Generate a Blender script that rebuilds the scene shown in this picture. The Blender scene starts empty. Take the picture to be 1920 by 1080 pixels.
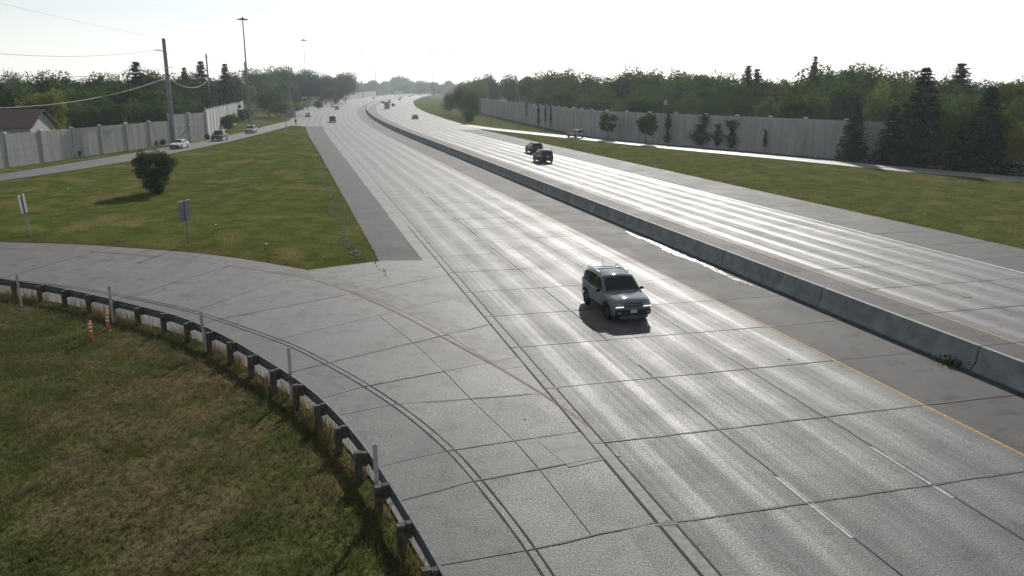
import bpy, bmesh, math, random
import numpy as np
from mathutils import Vector, Matrix
from mathutils.geometry import delaunay_2d_cdt

# ------------------------------------------------------------------ camera, light, exposure
SC = bpy.context.scene
COL = SC.collection
R = math.radians
random.seed(7)
RNG = np.random.default_rng(7)

cam_d = bpy.data.cameras.new('camera')
cam = bpy.data.objects.new('camera', cam_d)
COL.objects.link(cam)
cam_d.sensor_width = 36.0
cam_d.lens = 36.0 * 1510 / 1920
cam_d.clip_start = 0.1
cam_d.clip_end = 9000
cam.location = (0, 0, 9.95)
cam.rotation_euler = (R(90 - 13.95), 0, 0)
SC.camera = cam

SUN_AZ, SUN_EL = 9.0, 28.0          # degrees right of the view axis, degrees up
SUN = Vector((math.sin(R(SUN_AZ)) * math.cos(R(SUN_EL)), math.cos(R(SUN_AZ)) * math.cos(R(SUN_EL)), math.sin(R(SUN_EL))))
W = bpy.data.worlds.new('World')
SC.world = W
W.use_nodes = True
wn = W.node_tree.nodes
wn.clear()
sky = wn.new('ShaderNodeTexSky')
sky.sky_type = 'NISHITA'
sky.sun_disc = False
sky.sun_elevation = R(SUN_EL)
sky.sun_rotation = R(SUN_AZ)
sky.air_density = 1.0
sky.dust_density = 0.25
sky.ozone_density = 2.0
bg = wn.new('ShaderNodeBackground')
bg.inputs['Strength'].default_value = 0.077
wo = wn.new('ShaderNodeOutputWorld')
pale = wn.new('ShaderNodeHueSaturation')          # a milky summer sky all round
pale.inputs['Saturation'].default_value = 0.32
W.node_tree.links.new(sky.outputs[0], pale.inputs['Color'])
W.node_tree.links.new(pale.outputs[0], bg.inputs[0])
W.node_tree.links.new(bg.outputs[0], wo.inputs[0])

sun_d = bpy.data.lights.new('sun', 'SUN')
sun_d.energy = 4.2
sun_d.angle = R(0.53)
sun_d.color = (1.0, 0.965, 0.91)
sun = bpy.data.objects.new('sun', sun_d)
COL.objects.link(sun)
sun.rotation_euler = SUN.to_track_quat('Z', 'Y').to_euler()
sun.location = (0, 0, 60)

SC.render.engine = 'CYCLES'
SC.view_settings.view_transform = 'Standard'
SC.view_settings.look = 'None'
SC.view_settings.gamma = 1
SC.view_settings.use_curve_mapping = False
SC.view_settings.exposure = 0.45
SC.cycles.max_bounces = 6
SC.cycles.diffuse_bounces = 3
SC.cycles.glossy_bounces = 3
SC.cycles.transmission_bounces = 4
SC.cycles.volume_bounces = 0
SC.cycles.transparent_max_bounces = 8
SC.cycles.sample_clamp_indirect = 6.0
SC.cycles.use_denoising = True
HAZE = 0.00017

# ------------------------------------------------------------------ node helpers
class NT:
    def __init__(s, name):
        s.m = bpy.data.materials.new(name)
        s.m.use_nodes = True
        s.t = s.m.node_tree
        s.t.nodes.clear()
        s.out = s.n('ShaderNodeOutputMaterial')
    def n(s, kind, **kw):
        o = s.t.nodes.new(kind)
        for k, v in kw.items():
            setattr(o, k, v)
        return o
    def put(s, sock, v):
        if isinstance(v, bpy.types.NodeSocket):
            s.t.links.new(v, sock)
        elif v is not None:
            if isinstance(v, (tuple, list)) and len(v) == 3 and len(sock.default_value) == 4:
                v = (*v, 1)
            sock.default_value = v
    def math(s, op, a, b=None, c=None):
        o = s.n('ShaderNodeMath', operation=op)
        for i, v in enumerate((a, b, c)):
            if v is not None:
                s.put(o.inputs[i], v)
        return o.outputs[0]
    def mix(s, f, a, b, blend='MIX'):
        o = s.n('ShaderNodeMix', data_type='RGBA', blend_type=blend)
        s.put(o.inputs[0], f); s.put(o.inputs[6], a); s.put(o.inputs[7], b)
        return o.outputs[2]
    def ramp(s, v, a, b, lo=0.0, hi=1.0, smooth=True):
        o = s.n('ShaderNodeMapRange', interpolation_type='SMOOTHSTEP' if smooth else 'LINEAR')
        s.put(o.inputs[0], v)
        for i, x in zip((1, 2, 3, 4), (a, b, lo, hi)):
            s.put(o.inputs[i], x)
        return o.outputs[0]
    def noise(s, vec, scale, detail=3, rough=0.55, dist=0.0):
        o = s.n('ShaderNodeTexNoise')
        if vec is not None:
            s.put(o.inputs['Vector'], vec)
        o.inputs['Scale'].default_value = scale
        o.inputs['Detail'].default_value = detail
        o.inputs['Roughness'].default_value = rough
        o.inputs['Distortion'].default_value = dist
        return o.outputs[0]
    def pos(s):
        return s.n('ShaderNodeNewGeometry').outputs['Position']
    def scaled(s, vec, sx, sy, sz):
        o = s.n('ShaderNodeMapping')
        s.put(o.inputs['Vector'], vec)
        o.inputs['Scale'].default_value = (sx, sy, sz)
        return o.outputs[0]
    def bump(s, h, strength, dist):
        o = s.n('ShaderNodeBump')
        o.inputs['Strength'].default_value = strength
        o.inputs['Distance'].default_value = dist
        s.put(o.inputs['Height'], h)
        return o.outputs[0]
    def bsdf(s, color, rough=0.6, metal=0.0, spec=0.5, coat=0.0, normal=None, emit=None, estr=0.0, trans=0.0):
        b = s.n('ShaderNodeBsdfPrincipled')
        s.put(b.inputs['Base Color'], color)
        s.put(b.inputs['Roughness'], rough)
        s.put(b.inputs['Metallic'], metal)
        s.put(b.inputs['Specular IOR Level'], spec)
        s.put(b.inputs['Coat Weight'], coat)
        b.inputs['Coat Roughness'].default_value = 0.03
        if normal is not None:
            s.put(b.inputs['Normal'], normal)
        if emit is not None:
            s.put(b.inputs['Emission Color'], emit)
            b.inputs['Emission Strength'].default_value = estr
        s.t.links.new(b.outputs[0], s.out.inputs[0])
        return b
    def rand(s):
        return s.n('ShaderNodeObjectInfo').outputs['Random']
    def island(s):
        return s.n('ShaderNodeNewGeometry').outputs['Random Per Island']

def simple(name, color, rough=0.6, metal=0.0, spec=0.5, coat=0.0, wear=0.25, scale=3.0):
    t = NT(name)
    nz = t.noise(t.pos(), scale, 4)
    c = t.mix(t.ramp(nz, 0.3, 0.75), tuple(x * (1 - wear) for x in color), tuple(min(1, x * (1 + wear * .6)) for x in color))
    t.bsdf(c, rough, metal, spec, coat)
    return t.m

M = {}

def concrete(name, lane_origin, base=0.105, lanes=True, joints=False, glossy=(0.52, 0.68), dark=(0.066, 0.064, 0.063), spec=0.2, tw=(0.62, 0.05), thk=1.0):
    """worn concrete pavement; UV = metres (across, along)"""
    t = NT(name)
    uv = t.n('ShaderNodeUVMap', uv_map='UVMap').outputs[0]
    sep = t.n('ShaderNodeSeparateXYZ')
    t.put(sep.inputs[0], uv)
    u, v = sep.outputs[0], sep.outputs[1]
    streak = t.noise(t.scaled(uv, 2.2, 0.035, 1), 1.0, 4, 0.6)
    blotch = t.noise(uv, 0.32, 5, 0.6)
    fine = t.noise(uv, 22.0, 3, 0.7)
    speck = t.noise(uv, 9.0, 2, 0.6)
    col = t.mix(t.ramp(blotch, 0.3, 0.72), (base * .78, base * .75, base * .71), (base * 1.18, base * 1.13, base * 1.07))
    col = t.mix(t.ramp(streak, 0.42, 0.75, 0, 0.45), col, (base * .62, base * .6, base * .58))
    rough = t.ramp(blotch, 0.3, 0.7, glossy[1] - .03, glossy[1] + .05)
    if lanes:
        wob = t.math('MULTIPLY_ADD', t.noise(t.scaled(uv, 0.0, 0.03, 1), 1.0, 2), 0.2, -0.1)
        m = t.math('FLOORED_MODULO', t.math('SUBTRACT', t.math('ADD', u, wob), lane_origin), 3.66)
        dc = t.math('ABSOLUTE', t.math('SUBTRACT', m, 1.83))
        dt = t.math('ABSOLUTE', t.math('SUBTRACT', dc, 0.88))
        track = t.ramp(dt, tw[0], tw[1])
        worn = t.noise(t.scaled(uv, 2.4, 0.06, 1), 1.0, 5, 0.65, 0.2)
        track = t.math('MULTIPLY', track, t.ramp(streak, 0.25, 0.6, 0.4, 1.0))
        lanevar = t.noise(t.scaled(uv, 0.55, 0.012, 1), 1.0, 3, 0.6)
        track = t.math('MULTIPLY', track, t.ramp(worn, 0.32, 0.62, 0.3, 1.0))
        track = t.math('MULTIPLY', track, t.ramp(lanevar, 0.35, 0.6, 0.6, 1.0))
        oil = t.math('MULTIPLY', t.ramp(dc, 0.55, 0.1), t.ramp(worn, 0.3, 0.65, 0.3, 0.95))
        side = t.math('MULTIPLY', t.ramp(dc, 1.3, 1.7), 0.6)
        col = t.mix(track, col, (base * 1.12, base * 1.09, base * 1.05))
        col = t.mix(t.math('MAXIMUM', oil, side), col, dark)
        rough = t.math('SUBTRACT', rough, t.math('MULTIPLY', track, glossy[1] - glossy[0]))
    stain = t.noise(t.scaled(uv, 0.9, 0.16, 1), 1.0, 5, 0.7, 0.8)
    col = t.mix(t.ramp(stain, 0.5, 0.7, 0, 0.75), col, (base * .55, base * .525, base * .5))
    rd = t.rand()
    col = t.mix(t.ramp(rd, 0, 1, 0, 0.5, False), col, (base * .62, base * .6, base * .58))
    col = t.mix(t.ramp(speck, 0.62, 0.8, 0, 0.35), col, (base * .5, base * .48, base * .46))
    col = t.mix(t.ramp(fine, 0.4, 0.7, 0, 0.75), col, (base * 1.45, base * 1.42, base * 1.38))
    if joints:
        j = t.math('ABSOLUTE', t.math('SUBTRACT', t.math('FLOORED_MODULO', t.math('ADD', v, -20.6 + 45.7 + 2.285), 4.57), 2.285))
        jl = t.math('MULTIPLY', t.ramp(j, 0.07, 0.0, smooth=False), 0.5)
        col = t.mix(jl, col, (0.1, 0.1, 0.1))
    thin = t.noise(t.scaled(uv, 5.5, 0.03, 1), 1.0, 4, 0.7)
    if lanes:
        rough = t.math('ADD', rough, t.ramp(thin, 0.35, 0.65, -0.035 * thk, 0.04 * thk))
        col = t.mix(t.ramp(thin, 0.5, 0.75, 0, 0.26 * thk), col, (base * .62, base * .59, base * .56))
    rough = t.math('ADD', rough, t.ramp(fine, 0.3, 0.7, -0.2, 0.14))
    patch = t.noise(uv, 1.1, 6, 0.68, 0.6)
    col = t.mix(t.ramp(patch, 0.5, 0.68, 0, 0.8), col, (base * .5, base * .475, base * .45))
    col = t.mix(t.ramp(patch, 0.44, 0.28, 0, 0.7), col, (base * 1.35, base * 1.32, base * 1.27))
    h = t.math('ADD', t.math('MULTIPLY', fine, 1.0), t.math('MULTIPLY', speck, 0.6))
    t.bsdf(col, rough, 0, spec, normal=t.bump(h, 1.0, 0.016))
    return t.m

M['lane_left'] = concrete('concrete_lanes', 0.0)
M['lane_left_far'] = concrete('concrete_lanes_distant', 0.0, joints=True)
M['lane_right'] = concrete('concrete_lanes_polished', 8.5, base=0.112, glossy=(0.42, 0.76), spec=0.26, tw=(0.5, 0.1), thk=1.8)
M['lane_right_far'] = concrete('concrete_lanes_polished_distant', 8.5, base=0.112, glossy=(0.42, 0.76), spec=0.26, tw=(0.5, 0.1), thk=1.8, joints=True)
M['shoulder'] = concrete('concrete_shoulder', 0.0, base=0.085, lanes=False, glossy=(0.7, 0.82), spec=0.15)
M['ramp'] = concrete('concrete_ramp', 0.0, base=0.106, lanes=False, glossy=(0.58, 0.64))
M['gutter'] = concrete('concrete_gutter', 0.0, base=0.104, lanes=False, glossy=(0.62, 0.70))
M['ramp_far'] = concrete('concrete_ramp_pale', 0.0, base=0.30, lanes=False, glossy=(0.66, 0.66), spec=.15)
M['asphalt'] = concrete('grey_asphalt', 0.0, base=0.052, lanes=False, glossy=(0.7, 0.82), spec=0.15)
M['joint'] = simple('joint_filler', (0.022, 0.021, 0.02), 0.85, spec=0.2)
M['tar'] = simple('crack_tar', (0.018, 0.017, 0.017), 0.7, spec=0.3)
M['white_paint'] = simple('worn_white_paint', (0.5, 0.5, 0.48), 0.5, wear=0.35, scale=9)
M['strip'] = simple('pale_edge_strip', (0.17, 0.167, 0.16), 0.72, spec=0.2, wear=0.35, scale=5)
M['dash_near'] = simple('worn_white_dash', (0.33, 0.33, 0.32), 0.65, spec=0.2, wear=0.4, scale=9)
M['yellow_paint'] = simple('worn_yellow_paint', (0.36, 0.235, 0.085), 0.75, spec=0.15, wear=0.4, scale=9)
M['barrier'] = simple('barrier_concrete', (0.225, 0.24, 0.235), 0.8, spec=0.3, wear=0.25, scale=1.5)
M['soil'] = simple('dark_verge_soil', (0.045, 0.04, 0.037), 0.95, spec=0.1, wear=0.4, scale=2)

def puddle_mat():
    t = NT('wet_silt')
    nz = t.noise(t.pos(), 5.0, 4)
    t.bsdf((0.34, 0.33, 0.31), t.ramp(nz, 0.35, 0.65, 0.12, 0.3), 0, 0.9, normal=t.bump(t.noise(t.pos(), 14, 3), 0.12, 0.01))
    return t.m
M['puddle'] = puddle_mat()

def grass_mat(name, lush, dry, bare, dry_amt, trans=False, rough=0.95):
    t = NT(name)
    p = t.pos()
    big = t.noise(p, 0.14, 4, 0.6)
    mid = t.noise(p, 0.55, 5, 0.65, 0.3)
    fin = t.noise(p, 7.0, 4, 0.7)
    c = t.mix(t.ramp(mid, 0.32, 0.7), tuple(x * .62 for x in lush), tuple(x * 1.2 for x in lush))
    k = t.math('ADD', t.math('MULTIPLY', big, 0.7), t.math('MULTIPLY', mid, 0.3))
    c = t.mix(t.ramp(k, 0.62 - dry_amt, 0.78 - dry_amt), c, dry)
    k2 = t.noise(t.scaled(p, 1, 1, 1), 0.23, 5, 0.62)
    c = t.mix(t.ramp(k2, 0.56, 0.72, 0, 0.75), c, bare)
    c = t.mix(t.ramp(fin, 0.25, 0.6, 0.0, 1.0), tuple(x * .45 for x in lush), c)
    mow = t.n('ShaderNodeMapping'); t.put(mow.inputs['Vector'], p); mow.inputs['Rotation'].default_value = (0, 0, R(-15)); mow.inputs['Scale'].default_value = (0.55, 0.03, 1)
    c = t.mix(t.ramp(t.noise(mow.outputs[0], 1.0, 3, 0.6), 0.42, 0.68, 0, 0.4), c, tuple(x * .55 for x in lush))
    if trans:
        isl = t.island()
        c = t.mix(t.ramp(isl, 0, 1, 0, 0.6, False), c, tuple(x * 1.15 for x in dry))
        d = t.n('ShaderNodeBsdfDiffuse'); tr = t.n('ShaderNodeBsdfTranslucent'); mx = t.n('ShaderNodeMixShader')
        t.put(d.inputs[0], c); t.put(tr.inputs[0], c); mx.inputs[0].default_value = 0.35
        t.t.links.new(d.outputs[0], mx.inputs[1]); t.t.links.new(tr.outputs[0], mx.inputs[2])
        t.t.links.new(mx.outputs[0], t.out.inputs[0])
    else:
        t.bsdf(c, rough, 0, 0.0, normal=t.bump(t.math('ADD', fin, t.math('MULTIPLY', mid, 2.0)), 0.8, 0.12))
    return t.m
LUSH, DRY = (0.060, 0.098, 0.016), (0.125, 0.105, 0.036)
M['lawn'] = grass_mat('mown_lawn', (0.088, 0.108, 0.026), (0.17, 0.14, 0.06), (0.125, 0.11, 0.045), 0.13)
M['verge'] = grass_mat('dry_patchy_verge', (0.078, 0.096, 0.029), (0.140, 0.106, 0.062), (0.11, 0.085, 0.055), 0.168)
M['field'] = grass_mat('roadside_grass', (0.100, 0.118, 0.034), (0.155, 0.128, 0.06), (0.12, 0.105, 0.055), 0.13)
M['blade_lawn'] = grass_mat('lawn_blades', (0.094, 0.116, 0.028), (0.18, 0.15, 0.065), (0.13, 0.115, 0.05), 0.13, True)
M['blade_verge'] = grass_mat('verge_blades', (0.09, 0.112, 0.033), (0.15, 0.115, 0.069), (0.12, 0.093, 0.06), 0.155, True)
M['blade_field'] = grass_mat('roadside_blades', (0.105, 0.125, 0.036), (0.16, 0.135, 0.065), (0.125, 0.11, 0.06), 0.13, True)
M['blade_dry'] = grass_mat('dry_tall_blades', (0.16, 0.14, 0.05), (0.21, 0.16, 0.075), (0.17, 0.13, 0.07), 0.2, True)

def leaf_mat(name, a, b, trans=0.3):
    t = NT(name)
    isl = t.island(); rd = t.rand()
    c = t.mix(isl, a, b)
    c = t.mix(t.ramp(rd, 0, 1, 0.0, 0.8, False), c, tuple((x * .45 + y * .1) for x, y in zip(a, b)))
    d = t.n('ShaderNodeBsdfDiffuse'); tr = t.n('ShaderNodeBsdfTranslucent'); mx = t.n('ShaderNodeMixShader')
    t.put(d.inputs[0], c)
    t.put(tr.inputs[0], t.mix(0.5, c, (0.09, 0.13, 0.015)))
    mx.inputs[0].default_value = trans
    t.t.links.new(d.outputs[0], mx.inputs[1]); t.t.links.new(tr.outputs[0], mx.inputs[2])
    t.t.links.new(mx.outputs[0], t.out.inputs[0])
    return t.m
M['leaf'] = leaf_mat('broadleaf_green', (0.024, 0.060, 0.015), (0.072, 0.145, 0.032), 0.35)
M['leaf_light'] = leaf_mat('bush_light_green', (0.055, 0.098, 0.024), (0.13, 0.19, 0.05), 0.38)
M['leaf_pale'] = leaf_mat('broadleaf_yellow_green', (0.14, 0.17, 0.03), (0.26, 0.28, 0.05), 0.45)
M['leaf_dark'] = leaf_mat('shrub_dark_green', (0.026, 0.044, 0.018), (0.065, 0.088, 0.034), 0.25)
M['needle'] = leaf_mat('conifer_needles', (0.018, 0.036, 0.022), (0.04, 0.066, 0.036), 0.15)
M['ivy'] = leaf_mat('ivy_leaves', (0.022, 0.04, 0.016), (0.05, 0.065, 0.025), 0.15)
M['bark'] = simple('bark', (0.085, 0.07, 0.055), 0.95, spec=0.1, scale=6)
M['deadwood'] = simple('bare_grey_twigs', (0.22, 0.2, 0.19), 0.9, spec=0.1)

def wall_mat():
    t = NT('noise_wall_concrete')
    p = t.pos()
    st = t.noise(t.scaled(p, 0.9, 0.9, 0.12), 1.0, 5, 0.65)
    gr = t.noise(p, 9.0, 3)
    c = t.mix(t.ramp(st, 0.3, 0.72), (0.28, 0.29, 0.28), (0.43, 0.43, 0.41))
    c = t.mix(t.ramp(t.rand(), 0, 1, 0, 0.3, False), c, (0.27, 0.275, 0.265))
    c = t.mix(t.ramp(t.noise(t.scaled(p, 2.2, 2.2, 0.1), 1.0, 5, 0.7), 0.54, 0.75, 0, 0.6), c, (0.17, 0.17, 0.16))
    c = t.mix(t.ramp(gr, 0.45, 0.8, 0, 0.3), c, (0.2, 0.2, 0.19))
    t.bsdf(c, 0.9, 0, 0.2, normal=t.bump(gr, 0.5, 0.03))
    return t.m
M['wall'] = wall_mat()
M['cap'] = simple('post_cap_concrete', (0.55, 0.55, 0.53), 0.7, spec=0.3)
M['galv'] = simple('galvanised_steel', (0.11, 0.115, 0.12), 0.85, metal=0.1, spec=.12, wear=0.3, scale=4)
M['galv_dark'] = simple('weathered_steel_pole', (0.20, 0.21, 0.22), 0.6, metal=0.3, wear=0.25, scale=2)
M['sign_dark'] = simple('dark_sign_panel', (0.10, 0.108, 0.115), 0.7, spec=.2)
M['alu'] = simple('sign_back_aluminium', (0.26, 0.265, 0.275), 0.55, metal=0.5, wear=0.2, scale=5)
M['wood_post'] = simple('weathered_timber_post', (0.095, 0.085, 0.076), 0.9, spec=0.15, wear=0.45, scale=8)
M['wire'] = simple('power_cable', (0.16, 0.16, 0.165), 0.5, metal=0.4)
M['delin'] = simple('grey_delineator', (0.45, 0.45, 0.44), 0.6, spec=0.4)
M['orange'] = simple('orange_plastic', (0.55, 0.11, 0.05), 0.5)
M['white_pl'] = simple('white_reflective_band', (0.7, 0.7, 0.7), 0.4)
M['black'] = simple('black_plastic', (0.014, 0.014, 0.015), 0.55, spec=0.4)
M['rubber'] = simple('tyre_rubber', (0.018, 0.018, 0.018), 0.85, spec=0.25)
M['rim'] = simple('alloy_rim', (0.16, 0.165, 0.17), 0.35, metal=0.9)
M['chrome'] = simple('bright_trim', (0.6, 0.6, 0.62), 0.15, metal=1.0)
M['plate'] = simple('licence_plate', (0.5, 0.5, 0.53), 0.5)
M['tail'] = simple('tail_lamp_red', (0.25, 0.012, 0.01), 0.2, coat=0.6)
M['roof_shingle'] = simple('brown_shingles', (0.115, 0.082, 0.075), 0.9, spec=0.2, scale=5)
M['siding'] = simple('grey_siding', (0.30, 0.30, 0.31), 0.7)
M['trim_white'] = simple('white_trim', (0.6, 0.6, 0.6), 0.6)
M['pink_roof'] = simple('faded_red_shingles', (0.22, 0.15, 0.14), 0.9, spec=0.2)
M['transformer'] = simple('transformer_grey', (0.4, 0.41, 0.42), 0.5)
M['truck_box'] = simple('truck_box_panel', (0.36, 0.38, 0.39), 0.45)
M['lens'] = simple('lamp_lens', (0.75, 0.75, 0.72), 0.2)
def glass_mat():
    t = NT('car_glass')
    t.bsdf((0.008, 0.010, 0.012), 0.04, 0, 0.6)
    return t.m
M['glass'] = glass_mat()
def lamp_mat():
    t = NT('daytime_running_lamp')
    t.bsdf((0.8, 0.8, 0.8), 0.2, emit=(1.0, 0.96, 0.88), estr=1.0)
    return t.m
M['drl'] = lamp_mat()
def clear_lamp():
    t = NT('clear_headlamp')
    t.bsdf((0.42, 0.43, 0.44), 0.08, 0.6, 0.6, coat=1.0)
    return t.m
M['headlamp'] = clear_lamp()
def paint(name, c, metal=0.35, rough=0.32):
    t = NT('paint_' + name)
    dirt = t.noise(t.n('ShaderNodeTexCoord').outputs['Object'], 3.0, 4)
    t.bsdf(t.mix(t.ramp(dirt, 0.45, 0.8, 0, 0.25), c, (0.12, 0.11, 0.10)), t.ramp(dirt, 0.3, 0.7, rough + .2, rough + .35), 0.0, 0.0, coat=1.0)
    return t.m
PAINT = {'bluegrey': paint('blue_grey', (0.15, 0.175, 0.19), .25, .2), 'black': paint('black', (0.012, 0.013, 0.015), 0.1), 'charcoal': paint('charcoal', (0.04, 0.042, 0.048)),
         'white': paint('white', (0.62, 0.63, 0.64), 0.0), 'silver': paint('silver', (0.34, 0.35, 0.37), 0.6), 'maroon': paint('maroon', (0.06, 0.02, 0.024)),
         'teal': paint('green_grey', (0.10, 0.14, 0.13)), 'navy': paint('navy', (0.02, 0.03, 0.06))}

# ------------------------------------------------------------------ object helpers
def tag(o, label=None, cat=None, group=None, kind=None):
    for k, v in (('label', label), ('category', cat), ('group', group), ('kind', kind)):
        if v:
            o[k] = v
    return o

def link(name, me, parent=None):
    o = bpy.data.objects.new(name, me)
    COL.objects.link(o)
    if parent is not None:
        o.parent = parent
    return o

def thing(name, label, cat, loc=(0, 0, 0), rz=0.0, group=None, scale=None):
    o = bpy.data.objects.new(name, None)
    o.empty_display_size = 0.3
    COL.objects.link(o)
    o.location = loc
    o.rotation_euler = (0, 0, rz)
    if scale is not None:
        o.scale = scale if isinstance(scale, (tuple, list)) else (scale,) * 3
    return tag(o, label, cat, group)

def children(o):
    return [c for c in COL.objects if c.parent == o]

KIDS = {}
def copy_tree(src, parent=None):
    c = src.copy()
    COL.objects.link(c)
    if parent is not None:
        c.parent = parent
    for k in src.children:
        copy_tree(k, c)
    return c

class MB:
    def __init__(s):
        s.v, s.f, s.uv, s.sm = [], [], [], []
    def add(s, verts, faces, uvs=None, smooth=False):
        b = len(s.v)
        s.v += [tuple(p) for p in verts]
        for f in faces:
            s.f.append(tuple(i + b for i in f))
            s.sm.append(smooth)
        s.uv += list(uvs) if uvs else [(p[0], p[1]) for p in verts]
        return s
    def box(s, c, d, rz=0.0, taper=1.0):
        x, y, z = (k / 2 for k in d)
        P = []
        for sz, k in ((-z, 1.0), (z, taper)):
            for sx, sy in ((-x, -y), (x, -y), (x, y), (-x, y)):
                X, Y = sx * k, sy * k
                P.append((c[0] + X * math.cos(rz) - Y * math.sin(rz), c[1] + X * math.sin(rz) + Y * math.cos(rz), c[2] + sz))
        return s.add(P, [(3, 2, 1, 0), (4, 5, 6, 7), (0, 1, 5, 4), (1, 2, 6, 5), (2, 3, 7, 6), (3, 0, 4, 7)])
    def tube(s, pts, r, n=8, r2=None, cap=True):
        pts = [Vector(p) for p in pts]
        rings = []
        L = len(pts)
        for i, p in enumerate(pts):
            d = (pts[min(i + 1, L - 1)] - pts[max(i - 1, 0)]).normalized()
            a = d.cross(Vector((0, 0, 1)))
            if a.length < 1e-3:
                a = d.cross(Vector((0, 1, 0)))
            a.normalize()
            b = d.cross(a)
            rr = r if r2 is None else r + (r2 - r) * i / max(1, L - 1)
            rings.append([p + (a * math.cos(2 * math.pi * k / n) + b * math.sin(2 * math.pi * k / n)) * rr for k in range(n)])
        V = [q for g in rings for q in g]
        F = [(i * n + k, i * n + (k + 1) % n, (i + 1) * n + (k + 1) % n, (i + 1) * n + k) for i in range(L - 1) for k in range(n)]
        s.add(V, F, smooth=True)
        if cap:
            s.add(rings[0], [tuple(range(n))])
            s.add(rings[-1], [tuple(range(n))[::-1]])
        return s
    def lathe(s, prof, n=16, axis='z', c=(0, 0, 0)):
        V = []
        for r, h in prof:
            for k in range(n):
                a = 2 * math.pi * k / n
                p = (r * math.cos(a), r * math.sin(a), h) if axis == 'z' else (r * math.cos(a), h, r * math.sin(a))
                V.append((p[0] + c[0], p[1] + c[1], p[2] + c[2]))
        F = [(i * n + k, i * n + (k + 1) % n, (i + 1) * n + (k + 1) % n, (i + 1) * n + k) for i in range(len(prof) - 1) for k in range(n)]
        return s.add(V, F, smooth=True)
    def grid(s, rows, smooth=True, closed=False, uvs=None):
        n = len(rows[0])
        V = [p for r in rows for p in r]
        F = []
        for i in range(len(rows) - 1):
            for k in range(n if closed else n - 1):
                F.append((i * n + k, i * n + (k + 1) % n, (i + 1) * n + (k + 1) % n, (i + 1) * n + k))
        return s.add(V, F, uvs, smooth)
    def mesh(s, name, mat, smooth=None):
        me = bpy.data.meshes.new(name)
        me.from_pydata(s.v, [], s.f)
        uvl = me.uv_layers.new(name='UVMap')
        li = np.empty(len(me.loops), dtype=np.int32)
        me.loops.foreach_get('vertex_index', li)
        uv = np.array(s.uv, dtype=np.float32)
        uvl.data.foreach_set('uv', uv[li].ravel())
        me.polygons.foreach_set('use_smooth', s.sm if smooth is None else [smooth] * len(s.f))
        if mat:
            me.materials.append(M.get(mat) if isinstance(mat, str) else mat)
        me.validate()
        return me
    def build(s, name, mat, parent=None):
        return link(name, s.mesh(name, mat), parent)

def bevel_mesh(me, w=0.02, seg=2, angle=35):
    bm = bmesh.new(); bm.from_mesh(me)
    bmesh.ops.remove_doubles(bm, verts=bm.verts, dist=1e-4)
    bmesh.ops.recalc_face_normals(bm, faces=bm.faces)
    ed = [e for e in bm.edges if len(e.link_faces) == 2 and e.calc_face_angle(0) > R(angle)]
    bmesh.ops.bevel(bm, geom=ed, offset=w, segments=seg, affect='EDGES', clamp_overlap=True)
    bm.to_mesh(me); bm.free()

def fix_normals(me):
    bm = bmesh.new(); bm.from_mesh(me)
    bmesh.ops.remove_doubles(bm, verts=bm.verts, dist=1e-4)
    bmesh.ops.recalc_face_normals(bm, faces=bm.faces)
    bm.to_mesh(me); bm.free()
    return me

def fast_mesh(name, verts, faces_n, mat):
    """verts (N,3) numpy, consecutive groups of faces_n vertices make a face"""
    n = len(verts); k = n // faces_n
    me = bpy.data.meshes.new(name)
    me.vertices.add(n); me.loops.add(n); me.polygons.add(k)
    me.vertices.foreach_set('co', verts.astype(np.float32).ravel())
    me.loops.foreach_set('vertex_index', np.arange(n, dtype=np.int32))
    me.polygons.foreach_set('loop_start', np.arange(0, n, faces_n, dtype=np.int32))
    me.polygons.foreach_set('loop_total', np.full(k, faces_n, dtype=np.int32))
    me.materials.append(M[mat])
    me.update(); me.validate()
    return me

# ------------------------------------------------------------------ the road's spine: the yellow inner edge line of the oncoming side
KY = [-160, 136, 173, 213, 255, 300, 352, 453, 635, 935, 1300, 1800]
KX = [19.75 + .265 * 160, -16.3, -26.4, -36.6, -46.5, -56.2, -66.5, -83.5, -107, -133, -152, -168]
yy = np.arange(-160, 1800.1, 1.0)
xx = np.interp(yy, KY, KX)
ker = np.exp(-0.5 * (np.arange(-60, 61) / 22.0) ** 2); ker /= ker.sum()
xs = np.convolve(np.pad(xx, 60, mode='reflect', reflect_type='odd'), ker, 'valid')
dl = np.hypot(np.diff(xs), np.diff(yy))
ss = np.concatenate([[0], np.cumsum(dl)])
ss -= np.interp(0, yy, ss)
tx = np.gradient(xs, ss); ty = np.gradient(yy, ss)
def rd(s, o, z=0.0):
    """point on the road: s metres along, o metres right of the yellow line"""
    x, y = np.interp(s, ss, xs), np.interp(s, ss, yy)
    a, b = np.interp(s, ss, tx), np.interp(s, ss, ty)
    return Vector((x + b * o, y - a * o, z))
def s_at(y):
    return float(np.interp(y, yy, ss))
def heading(s):
    return math.atan2(np.interp(s, ss, ty), np.interp(s, ss, tx))

def strip(s0, s1, oa, ob, z, step=4.0, mb=None, ncol=1):
    mb = mb or MB()
    n = max(1, int(math.ceil(abs(s1 - s0) / step)))
    fa = oa if callable(oa) else (lambda s: oa)
    fb = ob if callable(ob) else (lambda s: ob)
    rows, uv = [], []
    for i in range(n + 1):
        s = s0 + (s1 - s0) * i / n
        a, b = fa(s), fb(s)
        row = []
        for k in range(ncol + 1):
            o = a + (b - a) * k / ncol
            row.append(rd(s, o, z)); uv.append((o, s))
        rows.append(row)
    V = [p for r in rows for p in r]; w = ncol + 1
    F = [(i * w + k, i * w + k + 1, (i + 1) * w + k + 1, (i + 1) * w + k) for i in range(n) for k in range(ncol)]
    return mb.add(V, F, uv)

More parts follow.
